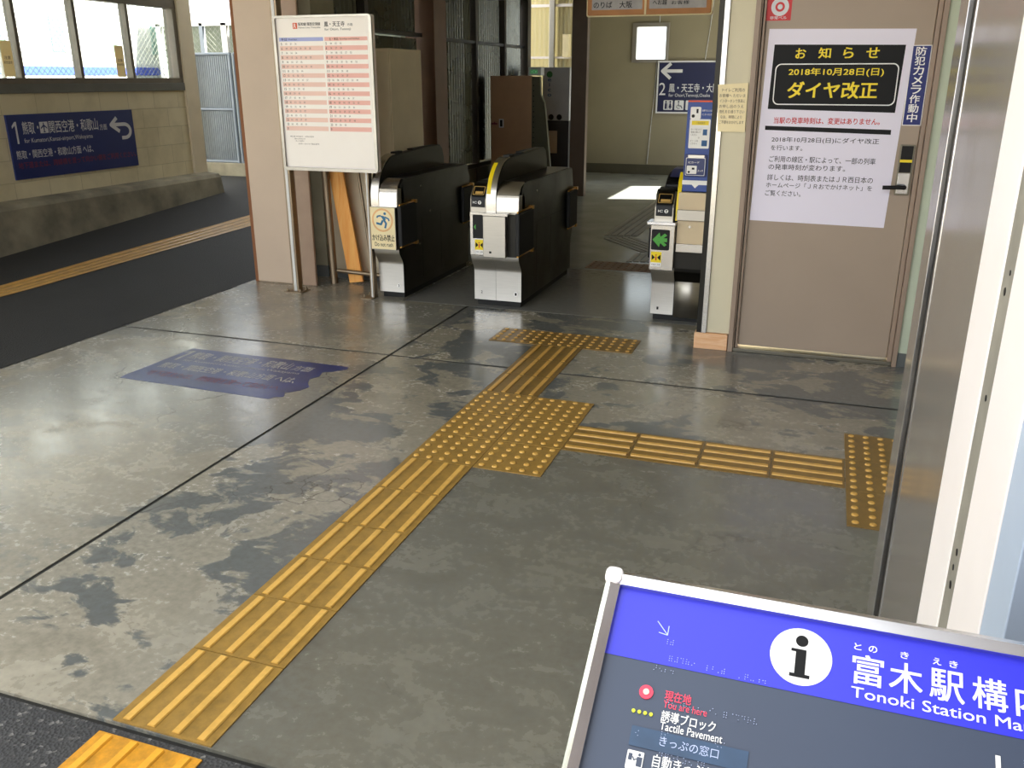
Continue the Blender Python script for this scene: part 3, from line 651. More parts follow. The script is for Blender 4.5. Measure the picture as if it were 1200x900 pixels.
# gate at the left, next to the timetable board
g1 = thing('ticket_gate', (-1.365, 3.2, 0), 'narrow dark ticket gate on the left with the "do not rush" poster', 'ticket gate', 'automatic ticket gates')
gx0, gx1 = -1.468, -1.265
gate_body(g1, gx0, gx1)
fin(g1, gx0, gx0 + .06, None)
fold(gx0 + .002, gx1 - .002, LOWER, 'lower_panel', g1, 'steel_low', 0.003)
MB().box(gx0, gx1 - .005, 2.515, 2.60, 0.372, 0.676).build('front_box', 'steel_soft', g1, 0.004)
fold(gx0 + .065, gx1 - .002, [(2.545, 0.676), (2.55, 0.76), (2.575, 0.82), (2.63, 0.864)], 'upper_panel', g1, 'steel', 0.004)
MB().box(gx0 + .06, gx1, 2.556, 2.66, 0.66, 0.80).build('upper_block', 'steel_soft', g1, 0.004)
P1 = FRONT(2.515)
po = panel('poster', P1, rect(gx0 + .004, 0.378, gx1 - .008, 0.674), 'cream', g1, 0.001)
PC = FRONT(2.514)
cx, cz = -1.369, 0.585
ring('ring', PC, circ(cx, cz, .083), circ(cx, cz, .070), 'skin', po, 0.0005)
S = lambda pts: [(cx + a * .062, cz + b * .075) for a, b in pts]
print_shapes('running_figure', PC, [[(cx + .02 + q[0], cz + .047 + q[1]) for q in circ(0, 0, .010, 16)], S([(-.35, .45), (.25, .38), (.45, .05), (.15, -.05), (-.05, .2)])] + stroke(S([(.3, .3), (.75, .15), (.85, -.05)]), .011) + stroke(S([(-.2, .42), (-.6, .35), (-.7, .2)]), .011) + stroke(S([(.2, 0), (.45, -.3), (.3, -.75)]), .015) + stroke(S([(.05, 0), (-.2, -.4), (-.8, -.3)]), .015), 'figblue', po, 0.0006)
text('lettering', PC, [('かけ込み禁止', gx0 + .012, 0.437, gx1 - .016, 0.483, .03), ('Do not rush', gx0 + .03, 0.398, gx1 - .03, 0.426, .012)], 'ink', po, 0.0006)
number_tag(g1, FRONT(2.6085), '3', gx1 - .045, 0.095)
flap(g1, gx1, 2.535, 2.80)
flap(g1, gx1, 3.72, 3.94)
bp = MB(); bp.box(gx0 - .10, gx0 - .005, 2.56, 2.66, 0, 0.006)

# gate in the middle, serving two lanes
g2 = thing('ticket_gate', (-0.535, 3.2, 0), 'middle ticket gate with the yellow fin stripe and the labels 2 and 1', 'ticket gate', 'automatic ticket gates')
hx0, hx1, hm = -0.712, -0.358, -0.548
gate_body(g2, hx0, hx1)
fin(g2, -0.592, -0.522, (-0.590, -0.562))
fold(hx0 + .002, hm - .001, LOWER, 'lower_panel', g2, 'steel_low', 0.003)
fold(hm + .001, hx1 - .002, LOWER, 'lower_panel', g2, 'steel_low', 0.003)
up = MB().box(hx0, -0.603, 2.54, 2.60, 0.375, 0.672).build('front_panel', 'steel', g2, 0.003)
U = FRONT(2.540)
panel('display', U, rect(hx0 + .022, 0.492, -0.606, 0.655), 'blackglass', up, 0.0015)
print_shapes('direction_arrow', U, [[(-0.682, 0.570), (-0.668, 0.590), (-0.668, 0.550)]], 'arrowgreen', up, 0.003)
sticker_stop(up, U, -0.676, 0.385, -0.612, 0.484)
sb = MB().box(-0.603, -0.440, 2.505, 2.62, 0.372, 0.655).build('shutter_box', 'steel_soft', g2, 0.003)
MB().box(-0.603, -0.418, 2.490, 2.63, 0.656, 0.676).build('shutter_box_lid', 'steel', sb, 0.003)
print_shapes('sensor_hole', FRONT(2.505), [rect(-0.558, 0.40, -0.542, 0.414)], 'black', sb, 0.001)
MB().box(-0.520, hx1, 2.556, 2.68, 0.66, 0.79).build('upper_block', 'steel_soft', g2, 0.003)
fold(-0.518, hx1 - .002, [(2.55, 0.678), (2.551, 0.75), (2.566, 0.80), (2.605, 0.842), (2.68, 0.868)], 'upper_panel', g2, 'steel', 0.004)
ic_reader(g2, hx0, -0.594)
number_tag(g2, FRONT(2.6085), '2', -0.655, 0.10, False)
number_tag(g2, FRONT(2.6085), '1', -0.40, 0.10)
flap(g2, hx1, 2.46, 2.78)
flap(g2, hx1, 3.72, 3.95)
flap(g2, hx0, 2.62, 2.80, s=-1)

# gate at the right
g3 = thing('ticket_gate', (0.71, 3.2, 0), 'right ticket gate with the large green arrow, beside the steel post', 'ticket gate', 'automatic ticket gates')
kx0, km, kx1 = 0.553, 0.705, 0.885
gate_body(g3, kx0, kx1)
fold(kx0 + .002, km, LOWER, 'lower_panel', g3, 'steel_low', 0.003)
fold(km + .003, kx1, [(2.615, 0.03), (2.613, 0.345)], 'lower_panel', g3, 'steel_soft', 0.003)
up3 = MB().box(kx0 - .005, km - .002, 2.515, 2.60, 0.36, 0.652).build('front_panel', 'steel', g3, 0.004)
U3 = FRONT(2.515)
MB().box(kx0 - .03, km + .002, 2.505, 2.63, 0.652, 0.672).build('front_lid', 'alu', up3, 0.003)
panel('display', U3, rrect(kx0 + .002, 0.492, km - .033, 0.624, .01), 'blackglass', up3, 0.0015)
ax, az = 0.61, 0.558
print_shapes('direction_arrow', U3, [[(ax - .048, az), (ax - .004, az + .046), (ax + .004, az + .018), (ax - .012, az + .012), (ax - .012, az - .012), (ax + .004, az - .018), (ax - .004, az - .046)], rect(ax - .02, az - .012, ax + .046, az + .012), [(ax - .006, az + .012), (ax + .03, az + .042), (ax + .046, az + .030), (ax + .02, az + .010)], [(ax - .006, az - .012), (ax + .02, az - .010), (ax + .046, az - .030), (ax + .03, az - .042)]], 'arrowgreen', up3, 0.003)
sticker_stop(up3, U3, kx0 + .004, 0.383, kx0 + .072, 0.48)
ic_reader(g3, kx0 + .006, km - .022)
MB().prism([(2.75, 0.86)] + arc(3.0, 0.86, 0.22, 0.09, 180, 90, 8) + [(3.3, 0.95), (3.32, 0.86)], 'x', kx0 + .03, km + .01).build('rear_reader', 'black', g3, 0.004)
MB().prism([(2.80, 0.925), (2.95, 0.965), (3.1, 0.965), (3.1, 0.95), (2.95, 0.945)], 'x', kx0 + .05, km - .01).build('rear_touch_pad', 'navy', g3, 0.002)
fold(km - .010, km + .014, [(2.55, 0.68), (2.56, 0.80), (2.60, 0.92), (2.66, 0.97)], 'yellow_strip', g3, 'yellow', 0.004)
flap(g3, kx0, 2.60, 2.82, 0.42, 0.62, s=-1)
number_tag(g3, FRONT(2.6085), '1', kx0 + .05, 0.085, False)
bx = MB().box(km + .004, kx1, 2.545, 2.62, 0.535, 0.858).build('fare_panel', 'panelbeige', g3, 0.003)
MB().box(km + .002, kx1, 2.525, 2.62, 0.685, 0.752).build('steel_band', 'steel_soft', bx, 0.003)
MB().box(km + .004, kx1, 2.535, 2.62, 0.482, 0.535).build('steel_ledge', 'steel', bx, 0.003)
MB().box(km + .006, kx1, 2.60, 2.622, 0.345, 0.482).build('dark_recess', 'black', bx)
MB().cyl((0.79, 2.546, 0.645), (0.79, 2.541, 0.645), 0.008, 14).build('screw', 'steel', bx)
# blue reader panel standing on it
bpnl = thing('card_reader_terminal', (0.80, 2.62, 0.86), 'tall blue card reader terminal standing on top of the right ticket gate', 'card terminal')
MB().prism([(2.575, 0.862), (2.60, 1.412), (2.66, 1.412), (2.66, 0.862)], 'x', 0.722, 0.888).build('body', 'blue', bpnl, 0.004)
tdir = Vector((0, .025, .55)).normalized(); BF = Frame((0, 2.5735, 0.862), (1, 0, 0), tdir)
def bz(z): return (z - 0.862) * 1.001
panel('orange_edge', BF, rect(0.724, bz(1.40), 0.886, bz(1.410)), 'orange', bpnl, 0.001)
ip = panel('icon_plate', BF, rrect(0.742, bz(1.30), 0.806, bz(1.372), .008), 'white', bpnl, 0.001)
print_shapes('icon', BF, [circ(.76, bz(1.318), .010, 14), rect(.778, bz(1.335), .79, bz(1.36))], 'ink', ip, .0016)
text('heading_lettering', BF, [('お困りのときは', .812, bz(1.345), .872, bz(1.357)), ('インターホンで', .812, bz(1.322), .872, bz(1.334))], 'white', bpnl, 0.0014)
sh = panel('instruction_sheet', BF, rrect(0.742, bz(1.126), 0.868, bz(1.30), .006), 'white', bpnl, 0.001)
print_shapes('yellow_heading', BF, [rect(.754, bz(1.265), .858, bz(1.29))], 'yellow', sh, .0014)
text('lettering', BF, [('ご利用案内', .78, bz(1.270), .835, bz(1.285)), ('カードを入れて', .752, bz(1.234), .818, bz(1.245)), ('金額を選んで', .752, bz(1.218), .812, bz(1.229)), ('ください', .752, bz(1.202), .79, bz(1.213)), ('↓', .798, bz(1.185), .808, bz(1.197)), ('チャージは', .752, bz(1.165), .80, bz(1.176)), ('こちらへ', .752, bz(1.150), .795, bz(1.161))], 'greyink', sh, .0018)
print_shapes('picture', BF, [rect(.826, bz(1.205), .852, bz(1.24)), rect(.822, bz(1.14), .856, bz(1.175))], 'bluetext', sh, .0016)
rd = panel('reader_box', BF, rrect(0.728, bz(0.955), 0.864, bz(1.09), .008), 'navy', bpnl, 0.012, .003)
RF = Frame(BF.p(0, 0, .012), BF.ex, BF.ey)
ring('reader_outline', RF, rrect(.736, bz(.962), .856, bz(1.07), .006), rrect(.739, bz(.965), .853, bz(1.067), .006), 'signwhite', rd, .0006)
panel('slot_bar', RF, rect(.748, bz(1.068), .848, bz(1.086)), 'steel_soft', rd, .002)
ipl = panel('card_icon', RF, rrect(.744, bz(.972), .806, bz(1.022), .005), 'white', rd, .0008)
print_shapes('card_symbol', RF, [circ(.758, bz(.983), .007, 14), rect(.776, bz(.998), .792, bz(1.01))], 'ink', ipl, .0012)
text('lettering', RF, [('タッチ', .812, bz(.985), .846, bz(.998)), ('ICカード', .752, bz(1.035), .82, bz(1.048))], 'white', rd, .001)
print_shapes('white_arrow_band', BF, [rect(.720, bz(.905), .886, bz(.932)), [(.78, bz(.906)), (.802, bz(.884)), (.824, bz(.906))]], 'white', bpnl, .001)

# ------------------------------------------------------------------ timetable stand
tt = thing('timetable_stand', (-1.85, 2.58, 0), 'tall white framed timetable board on steel posts in front of the beige column', 'timetable board')
MB().box(-2.125, -1.372, 2.505, 2.545, 0.915, 1.938).build('backboard', 'whiteframe', tt, 0.01, 3)
TF = FRONT(2.505)
fr_o, fr_i = rrect(-2.127, .913, -1.370, 1.940, .025), rrect(-2.108, .935, -1.392, 1.925, .010)
m = MB(); n = len(fr_o)
m.add(poly(TF, fr_o, 0) + poly(TF, fr_o, .018) + poly(TF, fr_i, .018) + poly(TF, fr_i, .004), [(i, (i + 1) % n, n + (i + 1) % n, n + i) for i in range(n)] + [(n + i, n + (i + 1) % n, 2 * n + (i + 1) % n, 2 * n + i) for i in range(n)] + [(2 * n + i, 2 * n + (i + 1) % n, 3 * n + (i + 1) % n, 3 * n + i) for i in range(n)])
m.build('board_frame', 'framealu', tt)
sheet_ = panel('timetable_sheet', TF, rect(-2.10, .943, -1.40, 1.927), 'timetable', tt, .003)
SF = FRONT(2.502)
rows = MB()
def rows_mb(x0, x1, idx):
    for k in idx: z1 = 1.776 - .0294 * k; rows.add(poly(SF, rect(x0, z1 - .0294, x1, z1), .0004), [(0, 1, 2, 3)])
rows_mb(-1.735, -1.412, range(1, 20, 2)); rows.build('pink_row', 'pinkrow', sheet_)
rows = MB(); rows_mb(-2.088, -1.748, range(1, 20, 2)); rows.build('pale_row', 'palepink', sheet_)
print_shapes('blue_heading', SF, [rect(-2.09, 1.777, -1.745, 1.801)], 'bluerow', sheet_, .0004)
print_shapes('pink_heading', SF, [rect(-1.735, 1.777, -1.410, 1.801)], 'pinkrow', sheet_, .0004)
print_shapes('line_symbol', SF, [rect(-1.974, 1.856, -1.940, 1.894)], 'orange', sheet_, .0004)
text('symbol_letter', SF, [('R', -1.966, 1.861, -1.948, 1.889, .01)], 'timetable', sheet_, .001)
text('heading_lettering', SF, [('阪和線 関西空港線', -1.930, 1.874, -1.760, 1.895, .02), ('Hanwa Line Timetable', -1.930, 1.858, -1.76, 1.868), ('鳳・天王寺', -1.730, 1.866, -1.575, 1.898, .02), ('方面', -1.555, 1.868, -1.515, 1.885), ('for Otori, Tennoji', -1.728, 1.838, -1.53, 1.857), ('平日', -2.075, 1.780, -2.03, 1.797, .02), ('Weekdays', -2.02, 1.781, -1.95, 1.794), ('土・休日', -1.70, 1.780, -1.63, 1.797, .02), ('Saturdays and Holidays', -1.62, 1.781, -1.47, 1.795)], 'ink', sheet_, .001)
nl = []
for k in range(20):
    z = 1.776 - .0294 * k - .0235; hr = str((5 + k) % 24)
    for xa, cnt in ((-2.078, 6), (-1.728, 6)):
        nl.append((hr, xa, z, xa + .008 * len(hr), z + .016, .02))
        c = 0 if k == 19 else random.choice((3, 4, 4, 5, 6)) if k else 3
        mins = sorted(random.sample(range(1, 60), c))
        for q, v in enumerate(mins): nl.append((f'{v:02d}', xa + .035 + .037 * q, z + .002, xa + .048 + .037 * q, z + .014))
text('departure_times', SF, nl, 'greyink', sheet_, .001)
text('footnote_lettering', SF, [('●印は快速、無印は普通です。　表示時刻は発車時刻', -2.06, 1.143, -1.87, 1.152), ('変更となる場合があります', -2.03, 1.127, -1.94, 1.136), ('詳しくは駅係員へ', -2.02, 1.112, -1.95, 1.121), ('お問い合わせ 電話番号', -2.0, 1.093, -1.83, 1.102)], 'greyink', sheet_, .001)
for xx, top, pm, hw in ((-2.150, 2.95, 'pipe_white', .026), (-1.497, 1.85, 'pipe_white', .014)):
    pch = MB(); pch.prism([(xx - hw, 2.548), (xx + hw, 2.548), (xx + hw, 2.60), (xx + hw - .006, 2.60), (xx + hw - .006, 2.556), (xx - hw + .006, 2.556), (xx - hw + .006, 2.60), (xx - hw, 2.60)], 'z', 0.006, top)
    p = pch.build('post', 'galv', tt)
    MB().box(xx - hw * .5, xx + hw * .4, 2.545, 2.549, 0.006, top).build('post_face', pm, p, .002)
    b = MB().box(xx - .075, xx + hw, 2.50, 2.61, 0, 0.006) if xx > -2 else MB().box(xx - .075, xx + .075, 2.50, 2.63, 0, 0.006)
    for bx_ in ((-.055,) if xx > -2 else (-.055, .055)):
        for by_ in (2.52, 2.605): b.cyl((xx + bx_, by_, 0.004), (xx + bx_, by_, 0.03), 0.006, 8); b.cyl((xx + bx_, by_, 0.006), (xx + bx_, by_, 0.014), 0.011, 6)
    b.build('base_plate', 'galv', p)
MB().box(-2.16, -1.49, 2.545, 2.56, 1.2, 1.26).box(-2.16, -1.49, 2.545, 2.56, 1.7, 1.76).build('cross_bar', 'steel_soft', tt)

# pipe rack, plank and locker behind the board
pk = thing('pipe_rack', (-1.85, 2.94, 0), 'low brownish pipe rack standing behind the timetable board', 'pipe rack')
MB().cyl((-2.02, 2.90, 0), (-2.045, 2.90, 1.25), 0.03, 16).build('upright', 'galv', pk)
MB().cyl((-1.71, 2.985, 0.0), (-1.84, 2.985, 1.25), 0.012, 12).build('slim_upright', 'galv', pk)
MB().cyl((-1.985, 2.90, 0.105), (-1.58, 2.90, 0.09), 0.016, 12).build('low_bar', 'galv', pk)
MB().cyl((-2.03, 2.90, 1.2), (-1.835, 2.985, 1.2), 0.014, 12).build('top_bar', 'galv', pk)
d = Vector((-0.125, 0, 0.86)).normalized(); e = Vector((0, 1, 0)); c = d.cross(e).normalized()
L_ = 1.15; ctr = Vector((-1.845, 2.946, 0.012)) + d * (L_ / 2)
MB().obox(ctr, c, e, d, 0.061, 0.010, L_ / 2).build('timber_plank', 'plank', None, 0.002, at=(-1.845, 2.946, 0), label='orange timber plank leaning inside the pipe rack behind the timetable board', category='plank')
lo = thing('storage_locker', (-1.83, 3.28, 0), 'tall beige metal locker standing behind the left ticket gate', 'locker')
MB().box(-2.155, -1.535, 3.08, 3.62, 0.05, 1.745).build('body', 'locker', lo, 0.004)
MB().box(-2.145, -1.545, 3.09, 3.61, 0, 0.05).build('plinth', 'greybase', lo)
MB().box(-2.145, -1.545, 3.068, 3.08, 0.07, 1.73).build('door', 'locker', lo, 0.004)
MB().box(-1.60, -1.585, 3.045, 3.068, 0.85, 0.97).build('handle', 'steel_soft', lo, 0.004)

# ------------------------------------------------------------------ machines in the inner hall
fm = thing('fare_machine', (-2.1, 8.0, 0), 'brown backed fare adjustment machine beside the corrugated wall', 'machine')
MB().prism([(-2.02, 0), (-1.70, 0), (-1.72, 0.5), (-1.765, 0.95), (-1.80, 1.25), (-1.85, 1.34), (-1.86, 1.555), (-2.02, 1.555)], 'y', 7.80, 7.86).build('body', 'greyside', fm, 0.006)
MB().box(-2.51, -2.0, 7.83, 8.05, 0, 1.56).build('housing', 'cabinet', fm, 0.004)
bd = MB().box(-2.51, -1.965, 7.795, 7.83, 0.05, 1.565).build('back_door', 'cabinet', fm, 0.004)
hp = panel('handle_plate', FRONT(7.795), rect(-2.395, 0.945, -2.335, 1.05), 'signwhite', bd, .006, .001)
panel('handle_recess', FRONT(7.789), rect(-2.382, 0.957, -2.349, 1.038), 'black', hp, .002)
print_shapes('red_mark', FRONT(7.795), [[(-2.50, .98), (-2.42, .98), (-2.42, 1.0), (-2.45, 1.0), (-2.455, 1.02), (-2.47, 1.0), (-2.50, 1.0)]], 'fadered', bd, .001)
rv = MB()
for k in range(22): rv.cyl((-1.94, 7.80, 0.15 + .062 * k), (-1.94, 7.795, 0.15 + .062 * k), 0.008, 8)
rv.build('rivet', 'steel_dark', fm)
dc = thing('display_clock', (-1.95, 8.0, 1.568), 'small pale box with green digits on top of the brown fare machine', 'display')
MB().box(-2.04, -1.875, 7.88, 8.03, 1.568, 1.667).build('case', 'whitepanel', dc, 0.006)
text('digits', FRONT(7.88), [('00', -2.01, 1.59, -1.92, 1.635, .02)], 'digits', dc, .002)
wm = thing('white_machine', (-2.0, 9.2, 0), 'tall machine with a white upper panel and dark base beyond the fare machine', 'machine')
MB().box(-2.2, -1.815, 9.0, 9.45, 0, 0.985).build('base', 'darkgrey', wm, 0.006)
wp = MB().box(-2.2, -1.815, 9.0, 9.45, 0.985, 1.675).build('upper_panel', 'whitepanel', wm, 0.006)
WF = FRONT(9.0)
print_shapes('green_mark', WF, [circ(-2.10, 1.585, .042, 24)], 'green', wp, .001)
text('lettering', WF, [('e\ni\nc\no', -2.125, 1.30, -2.075, 1.53, .03)], 'bluetext', wp, .001)
print_shapes('round_port', WF, [circ(-2.072, 1.03, .038, 24), circ(-1.955, 1.03, .038, 24)], 'black', wp, .001)
panel('return_tray', WF, rect(-2.10, .55, -1.98, .85), 'steel_soft', wm, .004)
cb = MB().box(-2.31, -2.21, 10.33, 10.45, 1.83, 2.15).build('switch_box', 'cream', None, 0.004, at=(-2.26, 10.4, 1.83), label='small cream switch box fixed to the translucent corrugated wall', category='switch box')

# blue platform sign on the far wall
s2 = thing('direction_sign', (-0.66, 11.97, 1.4), 'navy platform two sign with a left arrow on the far wall', 'sign')
MB().box(-1.155, -0.15, 11.955, 11.995, 1.0, 1.79).build('panel', 'navy_dark', s2, 0.003)
S2 = FRONT(11.955)
ring('border', S2, rect(-1.165, .99, -.14, 1.80), rect(-1.14, 1.015, -.165, 1.775), 'signwhite', s2, .004)
ay = 1.645
print_shapes('arrow', S2, stroke([(-1.085, ay), (-.76, ay)], .05) + stroke([(-.95, ay + .115), (-1.085, ay), (-.95, ay - .115)], .05), 'signwhite', s2, .002)
text('lettering', S2, [('2', -1.125, 1.275, -1.02, 1.465, .005), ('鳳・天王寺・大阪', -.965, 1.32, -.17, 1.455, .012), ('for Otori,Tennoji,Osaka', -.965, 1.235, -.30, 1.30)], 'signwhite', s2, .002)
pc = print_shapes('pictogram_plate', S2, [rrect(-1.04, 1.045, -.89, 1.195, .015), rrect(-.86, 1.045, -.71, 1.195, .015), rrect(-.68, 1.045, -.53, 1.195, .015)], 'signwhite', s2, .002)
print_shapes('pictogram', S2, [circ(-1.0, 1.17, .016, 14), rect(-1.018, 1.06, -.982, 1.15), circ(-.93, 1.17, .016, 14), [(-.955, 1.08), (-.905, 1.08), (-.92, 1.15), (-.94, 1.15)], rect(-.94, 1.06, -.92, 1.08), rect(-.967, 1.055, -.963, 1.185), circ(-.795, 1.172, .014, 14)] + stroke([(-.795, 1.15), (-.795, 1.11), (-.755, 1.11), (-.735, 1.07)], .014) + stroke([(-.815, 1.12), (-.825, 1.09), (-.80, 1.068), (-.77, 1.075)], .009) + [rect(-.64, 1.06, -.61, 1.15), circ(-.625, 1.172, .015, 14)], 'navy_dark', pc, .003)
cb = MB(); cb.tube([(-1.17, 11.985, 2.9), (-1.175, 11.985, 2.36)], .006, 6); cb.tube([(-1.19, 11.985, 1.79), (-1.20, 11.985, 1.3), (-1.235, 11.985, 0.8), (-1.27, 11.985, .17)], .006, 6)
cb.build('wall_cable', 'signwhite', None, at=(-1.2, 11.985, .17), label='thin pale cable running down the far wall beside the bright window', category='cable')
MB().tube([(-.33, 11.985, 2.9), (-.37, 11.985, 2.3), (-.42, 11.985, 1.80)], .006, 6).build('wall_cable', 'signwhite', None, at=(-.4, 11.985, 1.8), label='thin pale cable from the ceiling to the navy far wall sign', category='cable')

# hanging orange sign
hs = thing('hanging_sign', (0, 5.0, 2.3), 'orange bordered platform sign hanging from the ceiling above the gates', 'sign')
MB().box(-.56, .525, 5.0, 5.06, 2.045, 2.62).build('panel', 'bodyorange', hs, 0.015)
HF = FRONT(5.0)
print_shapes('white_field', HF, [rect(-.515, 2.10, -.07, 2.58), rect(-.01, 2.10, .475, 2.58)], 'vinyl', hs, .001)
ring('edge_rail', HF, rrect(-.562, 2.043, .527, 2.622, .02), rrect(-.552, 2.055, .517, 2.61, .015), 'cream', hs, .002)
print_shapes('divider', HF, [rect(-.052, 2.046, -.034, 2.61)], 'cream', hs, .002)
text('lettering', HF, [('のりば', -.50, 2.115, -.335, 2.165, .02), ('大阪', -.27, 2.112, -.16, 2.165, .02), ('2', -.49, 2.19, -.40, 2.28, .02), ('天王寺', -.30, 2.185, -.10, 2.25, .02), ('お越しの', .01, 2.20, .14, 2.24, .02), ('へお越', .02, 2.13, .14, 2.17, .02), ('お客様', .18, 2.13, .33, 2.16, .01)], 'ink', hs, .002)
MB().cyl((-.35, 5.03, 2.61), (-.35, 5.03, 2.95), .01).build('hanger', 'steel_dark', hs)
MB().cyl((.32, 5.03, 2.61), (.32, 5.03, 2.95), .01).build('hanger', 'steel_dark', hs)
hb = thing('hanging_sign', (-1.3, 7.5, 2.6), 'dark navy sign hanging high before the corrugated wall', 'sign')
MB().box(-2.35, -1.35, 7.2, 7.26, 2.385, 2.75).build('panel', 'navy_dark', hb, .01)
MB().cyl((-2.2, 7.23, 2.74), (-2.2, 7.23, 2.95), .01).cyl((-1.5, 7.23, 2.74), (-1.5, 7.23, 2.95), .01).build('hanger', 'steel_dark', hb)

# ------------------------------------------------------------------ notices on the door and wall
NF = FRONT(2.0835)
no = thing('door_notice', (1.56, 2.085, 1.28), 'large white timetable change notice with a black and yellow heading on the door', 'notice')
pp = panel('paper_sheet', DF, [(1.187, .775), (1.899, .767), (1.925, 1.776), (1.203, 1.786)], 'paper', no, .0015)
bk = print_shapes('black_heading', NF, [[(1.231, 1.380), (1.876, 1.367), (1.885, 1.700), (1.237, 1.708)]], 'ink', pp, .0006)
ring('heading_outline', NF, rrect(1.252, 1.402, 1.868, 1.612, .03), rrect(1.2575, 1.4075, 1.8625, 1.6065, .026), 'white', bk, .0010)
text('heading_lettering', NF, [('お', 1.349, 1.638, 1.40, 1.688, .03), ('知', 1.465, 1.638, 1.525, 1.690, .03), ('ら', 1.588, 1.638, 1.637, 1.690, .03), ('せ', 1.70, 1.638, 1.762, 1.688, .03), ('2018年10月28日(日)', 1.323, 1.546, 1.796, 1.590, .025), ('ダイヤ改正', 1.326, 1.437, 1.775, 1.520, .04)], 'yellow', bk, .0012)
text('red_lettering', NF, [('当駅の発車時刻は、変更はありません。', 1.270, 1.305, 1.808, 1.338, .03)], 'red', pp, .0008)
print_shapes('rule', NF, [[(1.227, 1.270), (1.870, 1.256), (1.869, 1.281), (1.226, 1.292)]], 'ink', pp, .0006)
text('body_lettering', NF, [('2018年10月28日(日)にダイヤ改正', 1.267, 1.203, 1.818, 1.235), ('を行います。', 1.267, 1.163, 1.433, 1.191), ('ご利用の線区・駅によって、一部の列車', 1.264, 1.100, 1.813, 1.133), ('の発車時刻が変わります。', 1.264, 1.059, 1.665, 1.090), ('詳しくは、時刻表またはＪＲ西日本の', 1.262, 1.001, 1.812, 1.034), ('ホームページ「ＪＲおでかけネット」を', 1.260, .961, 1.813, .990), ('ご覧ください。', 1.259, .916, 1.449, .947)], 'ink', pp, .0008, bold=.006)
cs = thing('camera_sticker', (1.965, 2.085, 1.5), 'narrow upright navy sticker with white letters at the edge of the door', 'sticker')
panel('sticker_edge', DF, rect(1.917, 1.304, 2.009, 1.698), 'white', cs, .0012)
panel('sticker_face', DF, rect(1.921, 1.308, 2.005, 1.694), 'navysticker', cs, 0.0016)
text('lettering', DF, [(ch, 1.937, 1.648 - .0465 * k, 1.985, 1.690 - .0465 * k, .025) for k, ch in enumerate('防犯カメラ作動中')], 'white', cs, .0022)
rs = thing('door_sticker', (1.24, 2.085, 1.87), 'red square sticker with a white bell symbol high on the door', 'sticker')
panel('face', DF, rect(1.180, 1.826, 1.306, 1.95), 'red', rs, .0012)
ring('bell_ring', DF, circ(1.247, 1.893, .045), circ(1.247, 1.893, .024), 'signwhite', rs, .0018)
print_shapes('bell_centre', DF, [circ(1.247, 1.893, .013)], 'signwhite', rs, .0018)
text('lettering', DF, [('非常ベル', 1.20, 1.832, 1.285, 1.848, .02)], 'signwhite', rs, .0018)
wnote = thing('wall_note', (1.06, 2.05, 1.37), 'small cream paper note taped on the beige wall beside the steel post', 'notice')
WN = FRONT(2.058)
panel('paper_sheet', FRONT(2.0475), [(.975, 1.258), (1.122, 1.258), (1.120, 1.515), (.960, 1.505)], 'cream', wnote, .001)
NW = FRONT(2.0465)
text('lettering', NW, [('トイレご利用の', .985, 1.468, 1.105, 1.488), ('お客様へ ただいま', .972, 1.440, 1.11, 1.458), ('インターホンで係員に', .975, 1.412, 1.112, 1.430), ('お申し出のうえ', .975, 1.384, 1.105, 1.402), ('改札をお通り下さい', .977, 1.356, 1.112, 1.374), ('なお、時間により', .985, 1.328, 1.10, 1.346), ('ご不便をおかけします', .98, 1.300, 1.112, 1.318)], 'greyink', wnote, .0012)

# platform one sign on the block wall
s1 = thing('direction_sign', (-5.48, 4.02, 0.94), 'navy platform one sign with a U-turn arrow on the left block wall', 'sign')
MB().box(-5.498, -5.480, 3.216, 4.815, 0.645, 1.222).build('panel', 'navy', s1, 0.002)
F1 = Frame((-5.480, 0, 0), (0, 1, 0), (0, 0, 1))
print_shapes('platform_number', F1, [rect(3.297, .965, 3.317, 1.160), [(3.297, 1.160), (3.262, 1.125), (3.262, 1.102), (3.297, 1.128)]], 'signwhite', s1, .002)
text('lettering', F1, [('熊取・', 3.377, 1.045, 3.560, 1.158, .012), ('関西空港・和歌山', 3.685, 1.040, 4.306, 1.155, .012), ('方面', 4.326, 1.036, 4.425, 1.095, .01), ('for Kumatori,Kansai-airport,Wakayama', 3.375, .955, 4.216, 1.008), ('熊取・関西空港・和歌山方面 へは、', 3.262, .828, 4.197, .905, .012)], 'signwhite', s1, .002)
text('warning_lettering', F1, [('地下道または、跨線橋を渡って向かい側をご利用ください。', 3.262, .74, 4.79, .80, .015)], 'fadered', s1, .002)
apl = print_shapes('airport_plate', F1, [rect(3.575, 1.045, 3.672, 1.148)], 'signwhite', s1, .002)
print_shapes('plane_symbol', F1, stroke([(3.623, 1.052), (3.623, 1.14)], .012) + [[(3.585, 1.082), (3.623, 1.108), (3.661, 1.082), (3.661, 1.094), (3.623, 1.126), (3.585, 1.094)], [(3.607, 1.052), (3.639, 1.052), (3.623, 1.068)]], 'navy', apl, .003)
ua = [(4.62, .945)] + [(4.66 + .085 * math.cos(R(t)), 1.012 + .068 * math.sin(R(t))) for t in range(-80, 91, 15)] + [(4.50, 1.08)]
print_shapes('arrow', F1, stroke([(4.62, .944), (4.67, .944)] + [(4.67 + .085 * math.cos(R(t)), 1.012 + .068 * math.sin(R(t))) for t in range(-90, 91, 15)] + [(4.49, 1.08)], .036) + stroke([(4.575, 1.148), (4.485, 1.08), (4.60, 1.01)], .038), 'signwhite', s1, .002)
